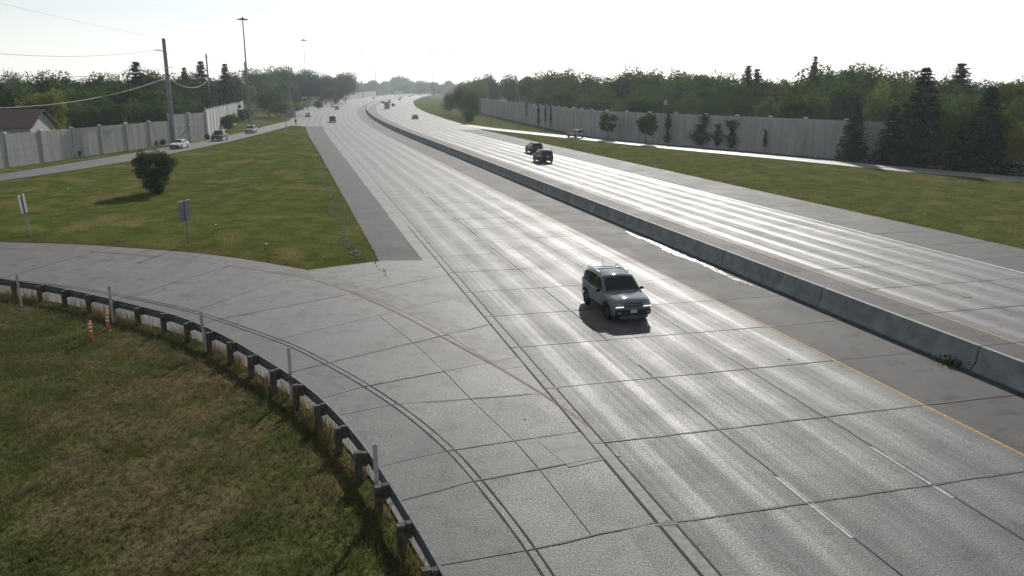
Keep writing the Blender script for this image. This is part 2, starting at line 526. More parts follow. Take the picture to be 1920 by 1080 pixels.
def ribbon(pts, width, z, mb=None, wvar=0.0):
    mb = mb or MB()
    pts = [Vector((p[0], p[1], 0)) for p in pts]
    L, Rr = [], []
    for i, p in enumerate(pts):
        d = (pts[min(i + 1, len(pts) - 1)] - pts[max(0, i - 1)]).normalized()
        n = Vector((-d.y, d.x, 0))
        w = width / 2 * (1 + random.uniform(-wvar, wvar))
        L.append(p + n * w); Rr.append(p - n * w)
    V = []
    for a, b in zip(L, Rr):
        V += [(a.x, a.y, z), (b.x, b.y, z)]
    F = [(2 * i, 2 * i + 1, 2 * i + 3, 2 * i + 2) for i in range(len(pts) - 1)]
    return mb.add(V, F)

def resample(pts, step):
    P = np.array(pts, float)
    d = np.concatenate([[0], np.cumsum(np.hypot(*np.diff(P, axis=0).T))])
    t = np.linspace(0, d[-1], max(2, int(round(d[-1] / step)) + 1))
    return np.stack([np.interp(t, d, P[:, 0]), np.interp(t, d, P[:, 1])], 1)
def smooth_path(pts, step=0.5, sig=3.0):
    """rounded path through surveyed points"""
    q = resample(pts, step)
    k = int(3 * sig / step)
    if k < 1 or len(q) < 2 * k:
        return q
    w = np.exp(-0.5 * (np.arange(-k, k + 1) * step / sig) ** 2); w /= w.sum()
    return np.stack([np.convolve(np.pad(q[:, i], k, mode='reflect', reflect_type='odd'), w, 'valid') for i in (0, 1)], 1)

def inside(P, poly):
    x, y = P[:, 0], P[:, 1]
    r = np.zeros(len(P), bool)
    a = np.array(poly); b = np.roll(a, -1, 0)
    for (x1, y1), (x2, y2) in zip(a, b):
        if y1 == y2:
            continue
        c = ((y1 > y) != (y2 > y)) & (x < (x2 - x1) * (y - y1) / (y2 - y1) + x1)
        r ^= c
    return r
def edge_dist(P, poly):
    a = np.array(poly, float); b = np.roll(a, -1, 0)
    d = np.full(len(P), 1e9)
    for p, q in zip(a, b):
        v = q - p; L = (v @ v) or 1e-9
        t = np.clip(((P - p) @ v) / L, 0, 1)
        d = np.minimum(d, np.hypot(*(P - (p + t[:, None] * v)).T))
    return d
def lump(x, y):
    return 0.5 * np.sin(x * .31 + 1.3) * np.sin(y * .27) + 0.3 * np.sin(x * .83 + y * .57) + 0.2 * np.sin(x * 1.7 - y * 1.3 + 2)
def turf(name, poly, spacing, mat, rise=0.16, z0=-0.035):
    poly = [tuple(p) for p in poly]
    A = np.array(poly)
    lo, hi = A.min(0), A.max(0)
    gx, gy = np.meshgrid(np.arange(lo[0], hi[0], spacing), np.arange(lo[1], hi[1], spacing))
    P = np.stack([gx.ravel(), gy.ravel()], 1) + RNG.uniform(-.3, .3, (gx.size, 2)) * spacing
    P = P[inside(P, poly)]
    P = P[edge_dist(P, poly) > spacing * .4]
    pts = [Vector(p) for p in poly] + [Vector(p) for p in P]
    n = len(poly)
    v, e, f, *_ = delaunay_2d_cdt(pts, [], [list(range(n))], 1, 1e-4)
    V = np.array([(p.x, p.y) for p in v])
    d = edge_dist(V, poly)
    z = z0 + np.minimum(d * .10, rise) * (1 + 0.5 * lump(V[:, 0], V[:, 1]))
    mb = MB()
    F = []
    for t in f:
        a, b, c = (V[i] for i in t[:3])
        F.append(tuple(t) if (b[0] - a[0]) * (c[1] - a[1]) - (b[1] - a[1]) * (c[0] - a[0]) > 0 else tuple(t)[::-1])
    mb.add([(p[0], p[1], h) for p, h in zip(V, z)], F, smooth=True)
    return tag(mb.build(name, mat), kind='structure')

# ------------------------------------------------------------------ ground and pavements
gm = MB()
gm.grid([[(x, y, -0.30) for x in np.linspace(-900, 900, 31)] for y in np.linspace(-120, 1900, 41)])
tag(gm.build('ground', 'field'), kind='structure')

EDGE = -11.0
S0, S1 = 2.0, 92.0                                   # slabs one by one between these
rows = [20.6 + 4.57 * k for k in range(-5, 16)]      # transverse joints
SEND = s_at(1700)

def slab(name, corners, mat, parent, gap=0.02, z=0.0, uv=None, thick=0.05, n=1):
    """one pavement slab; corners counter-clockwise, edges pulled in by half a joint"""
    C = [Vector((c[0], c[1], 0)) for c in corners]
    cen = sum(C, Vector()) / len(C)
    Q = []
    for i, c in enumerate(C):
        a = (C[i - 1] - c).normalized(); b = (C[(i + 1) % len(C)] - c).normalized()
        Q.append(c + (a + b) * gap)
    dz = [random.uniform(-.004, .004) for _ in Q]
    top = [(q.x, q.y, z + k) for q, k in zip(Q, dz)]
    bot = [(q.x, q.y, z - thick) for q in Q]
    k = len(Q)
    F = [tuple(range(k))] + [((i + 1) % k, i, k + i, k + (i + 1) % k) for i in range(k)]
    mb = MB().add(top + bot, F, (uv + uv) if uv else None)
    return mb.build(name, mat, parent)

def carriageway(name, cols, far_cols, s_first, mats):
    root = strip(-60, 100, min(c[0] for c in cols) - .02, max(c[1] for c in cols) + .02, -0.045).build(name, 'joint')
    tag(root, kind='structure')
    for i in range(len(rows) - 1):
        a, b = rows[i], rows[i + 1]
        if b < s_first:
            continue
        for (o0, o1, mt) in cols:
            g = 0.024 if random.random() < .55 else 0.012
            slab('slab', [rd(a, o0), rd(a, o1), rd(b, o1), rd(b, o0)], mt, root, g, uv=[(o0, a), (o1, a), (o1, b), (o0, b)])
    st = next(r for r in rows if r >= s_first - 4.57)
    for (o0, o1, mt) in cols:                        # what lies behind the camera, one piece
        strip(-60, st - .03, o0 + .01, o1 - .01, 0.0).build('pavement', mt, root)
    for (o0, o1, mt, a, b) in far_cols:
        strip(a, b, o0, o1, 0.0, 5, ncol=2).build('pavement', mt, root)
    return root

e_far = rows[-1]
lw = lambda s: np.interp(s, [0, 225, 260, 320, 400, 560, 800, 1100, 1750], [-14.9, -16.4, -20.5, -24, -27, -28.5, -29.5, -30, -30])
left = carriageway('oncoming_carriageway',
    [(-12.25, EDGE, 'ramp'), (EDGE, -7.32, 'lane_left'), (-7.32, -3.66, 'lane_left'), (-3.66, 0, 'lane_left'), (0, 4.02, 'shoulder')],
    [(EDGE, 0, 'lane_left_far', e_far + .02, SEND), (0, 4.02, 'shoulder', e_far + .02, SEND), (-12.25, EDGE, 'ramp', e_far + .02, s_at(222))],
    2.0, None)
strip(s_at(222) + .1, SEND, lw, EDGE - .01, 0.0, 5, ncol=2).build('pavement', 'lane_left_far', left)
right = carriageway('outbound_carriageway',
    [(4.72, 8.5, 'shoulder'), (8.5, 12.16, 'lane_right'), (12.16, 15.82, 'lane_right'), (15.82, 19.48, 'lane_right'), (19.48, 25.3, 'shoulder')],
    [(4.72, 8.5, 'shoulder', e_far + .02, SEND), (8.5, 19.48, 'lane_right_far', e_far + .02, SEND), (19.48, 25.3, 'shoulder', e_far + .02, s_at(196))],
    20.0, None)
strip(s_at(196) + .1, SEND, 19.49, lambda s: float(np.interp(s, [196, 225, 300, 460, 800, 1750], [25.3, 26.5, 28, 30, 31, 31])), 0.0, 5, ncol=2).build('pavement', 'lane_right_far', right)

# asphalt shoulder beside the lawn, oncoming side
ash = tag(strip(s_at(46.8), s_at(222), lambda s: float(np.interp(s, [48, 142, 225], [-14.7, -15.6, -16.6])), -12.1, -0.008, 1.5).build('asphalt_shoulder', 'asphalt'), kind='structure')

# painted and formed lines
def marking(name, mat, s0, s1, o0, o1, parent, z=0.006, step=4.0):
    return strip(s0, s1, o0, o1, z, step).build(name, mat, parent)
marking('yellow_edge_line', 'yellow_paint', -40, 150, -0.04, 0.075, left, 0.008)
marking('yellow_edge_line', 'strip', 150.1, 700, -0.08, 0.1, left, 0.008)
marking('yellow_edge_line', 'yellow_paint', -20, 300, 8.39, 8.5, right, 0.008)
for i in range(len(rows) - 1):
    marking('edge_strip', 'strip', rows[i] + .03, rows[i + 1] - .03, -11.36, -11.04, left, 0.008)
marking('edge_strip', 'strip', e_far, 300, -11.36, -11.04, left, 0.008, 6)
jm = MB()
strip(0, 64, -11.43, -11.37, 0.012, 3, jm); strip(0, 95, -11.03, -10.98, 0.012, 3, jm)
jm.build('edge_joint_seal', 'joint', left)
dash0 = s_at(0) + 20.55
for k in range(-1, 16):
    for o, sh in ((-7.36, 18.95), (-3.72, 19.9)):
        s = sh + 12.19 * k
        wd = .08 if k < 1 else .05
        marking('lane_dash', 'dash_near' if k < 1 else 'strip', s, s + 3.05, o - wd, o + wd, left, 0.008, 3.05)
    for o in (12.16, 15.82):
        s = 33.0 + 12.19 * k
        marking('lane_dash', 'strip', s, s + 3.05, o - .05, o + .05, right, 0.008, 3.05)
marking('edge_line', 'white_paint', 20, 190, 19.4, 19.52, right, 0.008)

# ------------------------------------------------------------------ the ramp curving in from the left and its gore
RO = smooth_path([(-60, 48.5), (-45, 45.5), (-33, 42.2), (-25.6, 39.0), (-22.7, 37.7), (-19.6, 36.0), (-16.5, 33.9), (-13.8, 32.2), (-10.9, 29.4), (-8.5, 26.5), (-6.5, 24.1), (-5.1, 21.9), (-3.6, 19.2), (-2.5, 16.7), (-1.3, 14.0), (0.1, 10), (1.4, 6), (3.2, 0), (6.4, -12), (10, -26)], 0.5, 1.2)
RE = smooth_path([(-60, 49.9), (-45, 47.2), (-33, 43.9), (-22.8, 40.2), (-18.8, 38.1), (-15.2, 35.9), (-12.6, 33.8), (-8.8, 30.5), (-7.0, 28.4), (-5.2, 26.2), (-3.4, 23.7), (-1.7, 20.8), (-1.0, 19.2), (0.2, 16.3), (0.9, 14.3), (2.0, 10), (3.4, 5), (4.8, 0), (8.1, -12), (11.9, -26)], 0.5, 1.0)
ISL = smooth_path([(-70, 55.5), (-45, 53.9), (-34.2, 52.9), (-28.2, 51.9), (-23.2, 50.4), (-19.7, 49.2), (-15.7, 47.1), (-13.1, 45.4), (-11.5, 44.25)], 0.5, 1.2)
def near(path, p):
    d = np.hypot(path[:, 0] - p[0], path[:, 1] - p[1])
    return path[int(d.argmin())]
# joints crossing the ramp, outer line to inner: where each meets the gutter joint and where it meets the gore / lane edge
def el(y):                                          # point of the lane's outer edge strip at depth y
    s = s_at(y); 
    for _ in range(4):
        p = rd(s, -11.45); s += (y - p.y)
    return (p.x, p.y)
cross = [((11.9, -26), el(-26)), ((6.4, -6), el(-5)), ((3.4, 5), el(6.2)), ((2.0, 10), el(11.5)), ((0.35, 16.0), el(17.1)), ((-1.0, 19.1), el(20.55)), ((-1.75, 20.8), el(22.3)),
         ((-3.9, 24.4), el(25.4)), ((-4.95, 25.9), el(29.1)), ((-6.95, 28.4), el(33.5)), ((-9.6, 31.1), el(38.6)), ((-13.0, 34.2), el(43.0)), ((-14.6, 35.5), el(46.9))]
cross2 = [((-14.6, 35.5), (-11.5, 44.25)), ((-18.8, 38.1), (-15.7, 47.1)), ((-22.8, 40.2), (-20.9, 49.7)), ((-27.5, 42.1), (-25.8, 51.2)), ((-32.5, 43.75), (-30.9, 52.45)), ((-38, 45.5), (-36.5, 53.1)), ((-45, 47.2), (-44, 53.85)), ((-60, 49.9), (-60, 54.8))]
def poly_sheet(name, pts, z, mat, parent=None):
    v, e, f, *_ = delaunay_2d_cdt([Vector((p[0], p[1])) for p in pts], [], [list(range(len(pts)))], 1, 1e-4)
    F = []
    for t in f:
        a, b, c = (v[i] for i in t[:3])
        F.append(tuple(t) if (b.x - a.x) * (c.y - a.y) - (b.y - a.y) * (c.x - a.x) > 0 else tuple(t)[::-1])
    return MB().add([(p.x, p.y, z) for p in v], F).build(name, mat, parent)
base_poly = [tuple(p) for p in RO[::4]] + [tuple(RO[-1])] + [el(-26), el(10), el(46.95), (-7.7, 46.7)] + [tuple(p) for p in ISL[::-1][::4]]
ramp = tag(poly_sheet('entrance_ramp', base_poly, -0.048, 'joint'), kind='structure')
def lerp2(a, b, t):
    return (a[0] + (b[0] - a[0]) * t, a[1] + (b[1] - a[1]) * t)
def between(path, p, q):
    i = int(np.hypot(path[:, 0] - p[0], path[:, 1] - p[1]).argmin()); j = int(np.hypot(path[:, 0] - q[0], path[:, 1] - q[1]).argmin())
    r = [tuple(path[k]) for k in (range(i, j + 1, 2) if i <= j else range(i, j - 1, -2))]
    e = tuple(path[j])
    return r if r[-1] == e else r + [e]
def ngon_slab(pts, mat, gap):
    C = [np.array(p) for p in pts]
    cl = []
    for p in C:
        if not cl or np.hypot(*(p - cl[-1])) > .05:
            cl.append(p)
    if np.hypot(*(cl[0] - cl[-1])) < .05:
        cl.pop()
    ar = sum(cl[i - 1][0] * cl[i][1] - cl[i][0] * cl[i - 1][1] for i in range(len(cl)))
    if ar < 0:
        cl = cl[::-1]
    n = len(cl); Q = []
    for i in range(n):
        a, b = cl[i] - cl[i - 1], cl[(i + 1) % n] - cl[i]
        a /= np.hypot(*a); b /= np.hypot(*b)
        nn = np.array([-a[1] - b[1], a[0] + b[0]]); L = np.hypot(*nn)
        nn = nn / (L or 1) * gap / max(.5, L / 2)
        Q.append(cl[i] + nn)
    z = random.uniform(-.004, .004)
    V = [(q[0], q[1], z) for q in Q] + [(q[0], q[1], z - .04) for q in Q]
    F = [tuple(range(n))] + [((i + 1) % n, i, n + i, n + (i + 1) % n) for i in range(n)]
    return MB().add(V, F).build('slab', mat, ramp)
for L in (cross, cross2):
    for (e0, i0), (e1, i1) in zip(L, L[1:]):
        g = .016
        o0, o1 = near(RO, e0), near(RO, e1)
        ngon_slab(between(RO, o0, o1) + between(RE, e1, e0), 'gutter', g)
        inner = [i1, i0] if L is cross else between(ISL, i1, i0)
        mid0, mid1 = lerp2(near(RE, e0), i0, .5), lerp2(near(RE, e1), i1, .5)
        if L is cross and e0[1] > 15 and e0[1] < 30:
            ngon_slab(between(RE, e0, e1) + [mid1, mid0], 'ramp', g)
            ngon_slab([mid0, mid1] + inner, 'ramp', g * .7)
        else:
            ngon_slab(between(RE, e0, e1) + inner, 'ramp', g)
ngon_slab([(-14.6, 35.5), el(46.9), (-7.75, 46.75), (-11.5, 44.25)], 'ramp', .012)
# the double joint along the gutter and the gore's worn yellow line
seal = MB()
near_re = [p for p in RE if p[1] < 44]
off = []
for i, p in enumerate(near_re):
    d = near_re[min(i + 1, len(near_re) - 1)] - near_re[max(0, i - 1)]; d = d / (np.hypot(*d) or 1)
    off.append(np.array(p) + np.array([d[1], -d[0]]) * -.22)
ribbon(near_re, .05, .010, seal, .3); ribbon(off, .045, .010, seal, .3)
seal.build('gutter_joint_seal', 'joint', ramp)
ribbon(smooth_path([(-60, 52.6), (-45, 51.6), (-32.8, 50.7), (-25.4, 49.4), (-20.1, 47.4), (-15, 44.7), (-11, 42.3), (-8, 39.2), (-5.2, 35.4), (-2.8, 31.6), (-.5, 28), (1.2, 25.1), (2.4, 22.5)], .5, 1.5), .11, .009).build('yellow_edge_line', simple('faded_ochre_line', (0.165, 0.135, 0.095), 0.75, spec=.1, wear=.4, scale=6), ramp)
dust = ribbon(smooth_path([(-13, 44.4), (-9.4, 41.6), (-6.4, 38.4), (-4.0, 35.2), (-1.6, 31.2), (0.2, 28)], .5, 1), 1.1, .0065, None, .12)
dust.build('tyre_stain', simple('tyre_darkened_concrete', (0.094, 0.09, 0.084), 0.66, spec=.2, wear=.5, scale=1.6), ramp)

# spalls and tar at joints: small irregular dark patches
def spall(x, y, a, b, rz, parent, mat='tar', z=.013):
    n = 9
    P = []
    for k in range(n):
        t = 2 * math.pi * k / n; r = random.uniform(.55, 1.1)
        u, v = a * r * math.cos(t), b * r * math.sin(t)
        P.append((x + u * math.cos(rz) - v * math.sin(rz), y + u * math.sin(rz) + v * math.cos(rz), z))
    MB().add(P, [tuple(range(n))]).build('joint_spall', mat, parent)
RZ = R(105)
for s, o, a, b in ((20.6, -11.2, .34, .14), (29.7, -11.1, .3, .09), (34.3, -11.05, .14, .06), (25.2, -11.2, .2, .08), (52.6, -11.1, .4, .1), (57.2, -11.1, .3, .1), (61.7, -11.1, .3, .08), (66.3, -11.1, .35, .09), (43.4, -11.1, .35, .08), (38.9, -11.1, .2, .06),
                   (25.2, -4.9, .35, .05), (30.3, -1.6, .14, .06), (25.2, 0.2, .3, .05), (34.3, .1, .2, .1), (29.8, -7.3, .3, .06), (38.9, -7.3, .5, .13), (43.5, -7.35, .5, .1), (48.0, -7.3, .5, .09), (54, -7.35, .3, .1), (60, -7.3, .3, .14), (66, -7.4, .3, .1), (20.6, -3.6, .25, .06),
                   (25.2, 1.4, .35, .05), (38.9, 10.2, .5, .08), (38.9, 8.7, .9, .12), (36.2, 12.2, .5, .08)):
    p = rd(s, o); spall(p.x, p.y, a, b, RZ - math.pi / 2 if a > b else RZ, left if o < 4.5 else right)
for x, y in ((-11.9, 41.5), (-8.2, 39.5), (-6.8, 37.4), (-10.1, 43.6), (-3.9, 34.6), (-2.4, 33.2), (.4, 23.2), (-6.0, 43.2)):
    spall(x, y, .09, .07, random.random() * 3, ramp)

def seal_line(p, q, w, parent, z=.0125):
    p, q = np.array(p[:2], float), np.array(q[:2], float)
    n = max(2, int(np.hypot(*(q - p)) / .45)); d = (q - p) / np.hypot(*(q - p)); nn = np.array([-d[1], d[0]])
    pts = [p + (q - p) * k / n + nn * random.gauss(0, .012) for k in range(n + 1)]
    ribbon(pts, w, z, None, .75).build('joint_seal', 'tar', parent)
for k, w in ((2, .035), (3, .045), (4, .05), (5, .06), (6, .05), (7, .035), (8, .045), (9, .03), (10, .035)):
    seal_line(rd(rows[k], -10.95), rd(rows[k], -.05), w, left)
    seal_line(rd(rows[k], .2), rd(rows[k], 3.9), w, left)
    if k > 5:
        seal_line(rd(rows[k], 4.9), rd(rows[k], 12.0 if k != 8 else 19.4), w, right)
seal_line(rd(6, -3.67), rd(62, -3.67), .05, left); seal_line(rd(12, -7.33), rd(30, -7.33), .03, left); seal_line(rd(30, 12.17), rd(75, 12.17), .05, right)
for k, w in ((3, .05), (4, .05), (5, .05), (6, .045), (7, .06), (8, .03), (9, .085)):
    seal_line(near(RE, cross[k][0]), cross[k][1], w, ramp)
seal_line(near(RO, cross[9][0]), near(RE, cross[9][0]), .06, ramp); seal_line(near(RO, cross[5][0]), near(RE, cross[5][0]), .05, ramp)
poly_sheet('patch_repair', [(0.75, 21.6), (2.05, 22.25), (3.05, 20.65), (1.55, 19.95)], .0085, simple('patch_concrete', (0.088, 0.085, 0.08), .66, spec=.2, wear=.6, scale=2.2), ramp)

# wet silt drying along the barrier foot
pm = MB(); r0, uvp = [], []
for i in range(62):
    s = 38.5 + i * .32; f = i / 61
    w = (.05 + .5 * math.sin(math.pi * min(1, max(0, (f - .12) / .88))) ** .7) * random.uniform(.55, 1.2) if f > .12 else .05 * random.uniform(.5, 1.5)
    c = 3.38 + .08 * math.sin(i * .31) + random.uniform(-.05, .05)
    r0.append([rd(s, c - w * .6, .007), rd(s, c + w * .4, .007)])
pm.grid(r0, False)
tag(pm.build('silt_puddle', 'puddle'), kind='structure')

# ------------------------------------------------------------------ median barrier: cast units with open joints
BH = 0.95
bprof = [(0, 0), (.0, .08), (.17, .33), (.25, BH), (.42, BH), (.50, .33), (.67, .08), (.67, 0)]
bar = thing('median_barrier', 'long grey concrete median barrier curving between the two carriageways', 'barrier', tuple(rd(30, 4.38)))
bloc = Matrix.Translation(-Vector(rd(30, 4.38)))
cuts = [-40, -20]
s = 9.2
while s < SEND - 40:
    cuts.append(s); s += 9.14 if s < 120 else (18.3 if s < 300 else 60)
for a, b in zip(cuts, cuts[1:]):
    n = max(1, int((b - a) / 4))
    V = [[bloc @ rd(a + .04 + (b - a - .08) * i / n, 4.04 + o, z - .03) for o, z in bprof] for i in range(n + 1)]
    mb = MB().grid(V, False)
    k = len(bprof)
    mb.add(V[0], [tuple(range(k))]); mb.add(V[-1], [tuple(range(k))[::-1]])
    o = mb.build('barrier_unit', 'barrier', bar); fix_normals(o.data)

# ------------------------------------------------------------------ grass
LRL = smooth_path([(-72, 50), (-63, 66), (-58.5, 79), (-56.0, 90), (-53.6, 112), (-53.2, 128), (-54, 157), (-56.8, 190), (-59.0, 214), (-60.2, 224)], 2, 6)
lawn_poly = [tuple(p) for p in ISL[::3]] + [(-11.5, 44.25), (-7.75, 46.75)] + [tuple(rd(s, float(np.interp(s, [48, 142, 225], [-14.72, -15.62, -16.62])))[:2]) for s in np.arange(s_at(47.3), s_at(222), 4)]
lawn_poly += [tuple(p) for p in LRL[::-1][::4]]
lawn = turf('lawn', lawn_poly, 3.0, 'lawn', .22)
verge_poly = [tuple(p) for p in RO[::3]] + [tuple(RO[-1]), (-40, -26), (-62, 20)]
verge = turf('grass_verge', verge_poly, 1.6, 'verge', .12, -.05)
og = [tuple(rd(s, 25.32)[:2]) for s in np.arange(-20, s_at(196), 5)]
RRL = smooth_path([(92, 20), (70, 62), (55.9, 88), (49.8, 95.8), (44.5, 105.4), (38.5, 117), (26.8, 136.2), (9.3, 170.9), (-6.6, 202), (-14.5, 225)], 2, 5)
RRU = smooth_path([(98, 22), (75, 65), (60.2, 91), (53.7, 100.5), (47.6, 110.5), (41.7, 121.5), (30.4, 139.5), (12.6, 174), (-4.6, 209), (-12.0, 230)], 2, 5)
rg_poly = og + [tuple(p) for p in RRL[::-1][::3] if p[1] < 200] 
tag(turf('grass_median', rg_poly, 4.0, 'field', .25), kind='structure')

def road_strip(name, A, B, mat, z=0.0):
    mb = MB(); n = min(len(A), len(B))
    A = resample(A, 1); B = resample(B, 1)
    ia = np.linspace(0, len(A) - 1, 70); 
    rows_ = []
    uv = []
    for t in np.linspace(0, 1, 70):
        a = A[int(t * (len(A) - 1))]; b = B[int(t * (len(B) - 1))]
        rows_.append([(a[0], a[1], z), (b[0], b[1], z)]); uv += [(0, t * 200), (5, t * 200)]
    mb.grid(rows_, False, uvs=uv)
    o = mb.build(name, mat); fix_normals(o.data)
    return tag(o, kind='structure')
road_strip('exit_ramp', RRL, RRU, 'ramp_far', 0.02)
LRU = smooth_path([(-80, 50), (-70, 64), (-63.5, 80), (-60.6, 95), (-59.6, 127), (-59.8, 162), (-62.4, 192), (-66.5, 223)], 2, 6)
road_strip('off_ramp', LRL, LRU, 'ramp', 0.0)
# where the off ramp leaves the carriageway
jn = [tuple(p) for p in LRL[-3:]] + [tuple(rd(s_at(222.2), -12.0)[:2]), tuple(rd(s_at(222.2), -16.6)[:2])]
q = [(-60.2, 224), tuple(rd(s_at(222), -16.62)[:2]), tuple(rd(s_at(222) + .2, EDGE - .1)[:2]), tuple(rd(s_at(262), EDGE - .1)[:2]), tuple(rd(s_at(300), -23)[:2]), tuple(rd(s_at(262), -22.3)[:2]), (-66.5, 223)]
tag(poly_sheet('ramp_nose', q, -0.006, 'lane_left_far'), kind='structure')
# dark soil strip below the right noise wall
WALL_R = smooth_path([(-14, 355), (1, 262), (17.3, 174.5), (24, 160.5), (30.4, 150), (38.7, 137.6), (45.8, 124.2), (53.8, 111.6), (66, 93.5), (85, 65.5)], 1, 4)
WALL_L1 = smooth_path([(-69.5, 70), (-67.4, 95), (-66.6, 112), (-65.6, 130), (-64.2, 147), (-62.6, 168)], 1, 3)
WALL_L2 = smooth_path([(-62.75, 168.8), (-75.5, 220), (-90, 276)], 1, 3)
WALL_FAR = smooth_path([(-137, 655), (-150, 790), (-161, 920), (-172, 1050)], 2, 20)

# blades: grass one could not count, as geometry
def blades(name, poly, n, hmin, hmax, width, mat, lean=.35, zfun=None, per=4, bias=None, clump=None):
    poly = [tuple(p) for p in poly]
    A = np.array(poly); lo, hi = A.min(0), A.max(0)
    P = RNG.uniform(lo, hi, (n * 3, 2)); P = P[inside(P, poly)]
    if bias is not None:
        P = P[bias(P) > RNG.uniform(0, 1, len(P))]
    P = P[:n]
    k = len(P)
    d = np.minimum(edge_dist(P, poly), 5)
    base = np.repeat(P, per, 0) + RNG.normal(0, .05, (k * per, 2))
    zb = np.repeat(zfun(P, d) if zfun else np.zeros(k), per)
    h = RNG.uniform(hmin, hmax, k * per)
    a = RNG.uniform(0, 2 * np.pi, k * per)
    w = width * RNG.uniform(.6, 1.3, k * per)
    l = RNG.uniform(0, lean, k * per) * h; b = RNG.uniform(0, 2 * np.pi, k * per)
    V = np.zeros((k * per, 3, 3))
    V[:, 0, 0] = base[:, 0] + np.cos(a) * w; V[:, 0, 1] = base[:, 1] + np.sin(a) * w; V[:, 0, 2] = zb
    V[:, 1, 0] = base[:, 0] - np.cos(a) * w; V[:, 1, 1] = base[:, 1] - np.sin(a) * w; V[:, 1, 2] = zb
    V[:, 2, 0] = base[:, 0] + np.cos(b) * l; V[:, 2, 1] = base[:, 1] + np.sin(b) * l; V[:, 2, 2] = zb + h
    o = link(name, fast_mesh(name, V.reshape(-1, 3), 3, mat))
    return tag(o, kind='stuff')
vz = lambda z0, rise: (lambda P, d: z0 - .02 + np.minimum(d * .10, rise) * (1 + 0.5 * lump(P[:, 0], P[:, 1])))
near_verge = [p for p in verge_poly if p[1] > 2] + [(3, 2), (-30, 2), (-50, 25)]
near_verge = [tuple(p) for p in RO if p[1] > 6 and p[0] > -40][::3] + [(-4, 8), (-14, 8), (-30, 20), (-42, 34)]
blades('grass', near_verge, 60000, .05, .2, .013, 'blade_verge', .8, vz(-.05, .12), 4)
blades('lawn_grass', lawn_poly, 42000, .03, .09, .02, 'blade_lawn', .8, vz(-.035, .22), 3, bias=lambda P: np.clip(55 / P[:, 1], 0, 1) ** 2.2)
blades('median_grass', [p for p in rg_poly], 26000, .03, .12, .03, 'blade_field', .8, vz(-.035, .25), 3)
# tall dry grass under the guardrail
RAIL = smooth_path([(-60, 48.0), (-45, 45.0), (-33, 41.9), (-25.6, 39.0), (-22.7, 37.75), (-19.6, 36.0), (-16.5, 33.95), (-13.8, 32.2), (-10.9, 29.4), (-8.5, 26.55), (-6.5, 24.1), (-5.1, 21.9), (-3.7, 19.3), (-2.6, 16.8), (-1.4, 14.1), (0, 10), (1.3, 6), (3.0, 0), (6, -12)], 0.5, 1.2)
RAIL = RAIL + np.array([0, 0])
def along_band(path, a, b):
    d = np.gradient(path, axis=0); d /= np.hypot(*d.T)[:, None]
    n = np.stack([d[:, 1], -d[:, 0]], 1)
    return [tuple(p) for p in path + n * a] + [tuple(p) for p in (path + n * b)[::-1]]
sub = np.array([p for p in RAIL if 4 < p[1] < 42.5])
tall_bias = lambda P: np.clip(.55 + .7 * np.sin(P[:, 0] * 2.1) * np.sin(P[:, 1] * 1.7 + 1) + .3 * np.sin(P[:, 0] * 5 + P[:, 1] * 3), 0, 1)
blades('dry_grass', along_band(sub, .42, -.05), 24000, .2, .62, .013, 'blade_dry', .5, None, 4, bias=tall_bias)
def ring(cx, cy, a, b, rz, n=16):
    return [(cx + a * math.cos(t) * math.cos(rz) - b * math.sin(t) * math.sin(rz), cy + a * math.cos(t) * math.sin(rz) + b * math.sin(t) * math.cos(rz)) for t in np.linspace(0, 6.283, n, endpoint=False)]
for c in ((-16.4, 49.2, 2.2, .6, -.5), (-19.8, 50.6, 1.6, .5, -.4), (-52.5, 86, 3, 2.2, 0.2), (-28, 53.2, 3.0, .5, -.1)):
    blades('dead_grass', ring(*c), int(c[2] * c[3] * 900), .03, .13, .022, 'blade_dry', .9, vz(-.035, .22), 3)
blades('edge_grass', along_band(ISL[:-2], -.02, -1.0), 24000, .04, .13, .018, 'blade_dry', .7, None, 3)
sh_e = np.array([tuple(rd(s, float(np.interp(s, [48, 142, 225], [-14.75, -15.65, -16.65])))[:2]) for s in np.arange(48, 180, 1.5)])
blades('shoulder_grass', along_band(sh_e, -.25, .1), 6000, .05, .2, .02, 'blade_lawn', .7, None, 3)
og_e = np.array([tuple(rd(s, 25.3)[:2]) for s in np.arange(40, 190, 2)])
blades('roadside_grass', along_band(og_e, .4, -.05), 6000, .06, .22, .03, 'blade_lawn', .7, None, 3)
# gravel worn beside the asphalt shoulder
def gravel():
    rng = np.random.default_rng(12)
    lp = [tuple(p) for p in lawn_poly]
    mb = MB()
    n = 420
    sv = 48.3 + 70 * rng.uniform(0, 1, n) ** 1.5
    P2 = np.array([tuple(rd(q, float(np.interp(q, [48, 142, 225], [-16.0, -16.5, -17.3])) + .22 * math.sin(q * .5) + rng.normal(0, .26))[:2]) for q in sv])
    ok = inside(P2, lp); P2 = P2[ok]
    zz = -.035 + np.minimum(edge_dist(P2, lp) * .10, .22) * (1 + 0.5 * lump(P2[:, 0], P2[:, 1])) + .03
    for (x, y), z in zip(P2, zz):
        r = rng.uniform(.04, .15) * (1.6 if rng.random() < .2 else 1)
        a0 = rng.uniform(0, 6); k = 6
        ring = [(x + r * math.cos(a0 + q * 6.283 / k) * rng.uniform(.6, 1.2), y + 1.5 * r * math.sin(a0 + q * 6.283 / k) * rng.uniform(.6, 1.2), z - .03) for q in range(k)]
        mb.add(ring + [(x, y, z + r * .12)], [(q, (q + 1) % k, k) for q in range(k)])
    tag(mb.build('gravel', simple('gravel_soil', (0.085, 0.078, 0.062), .95, spec=.1, wear=.5, scale=3)), kind='stuff')
gravel()

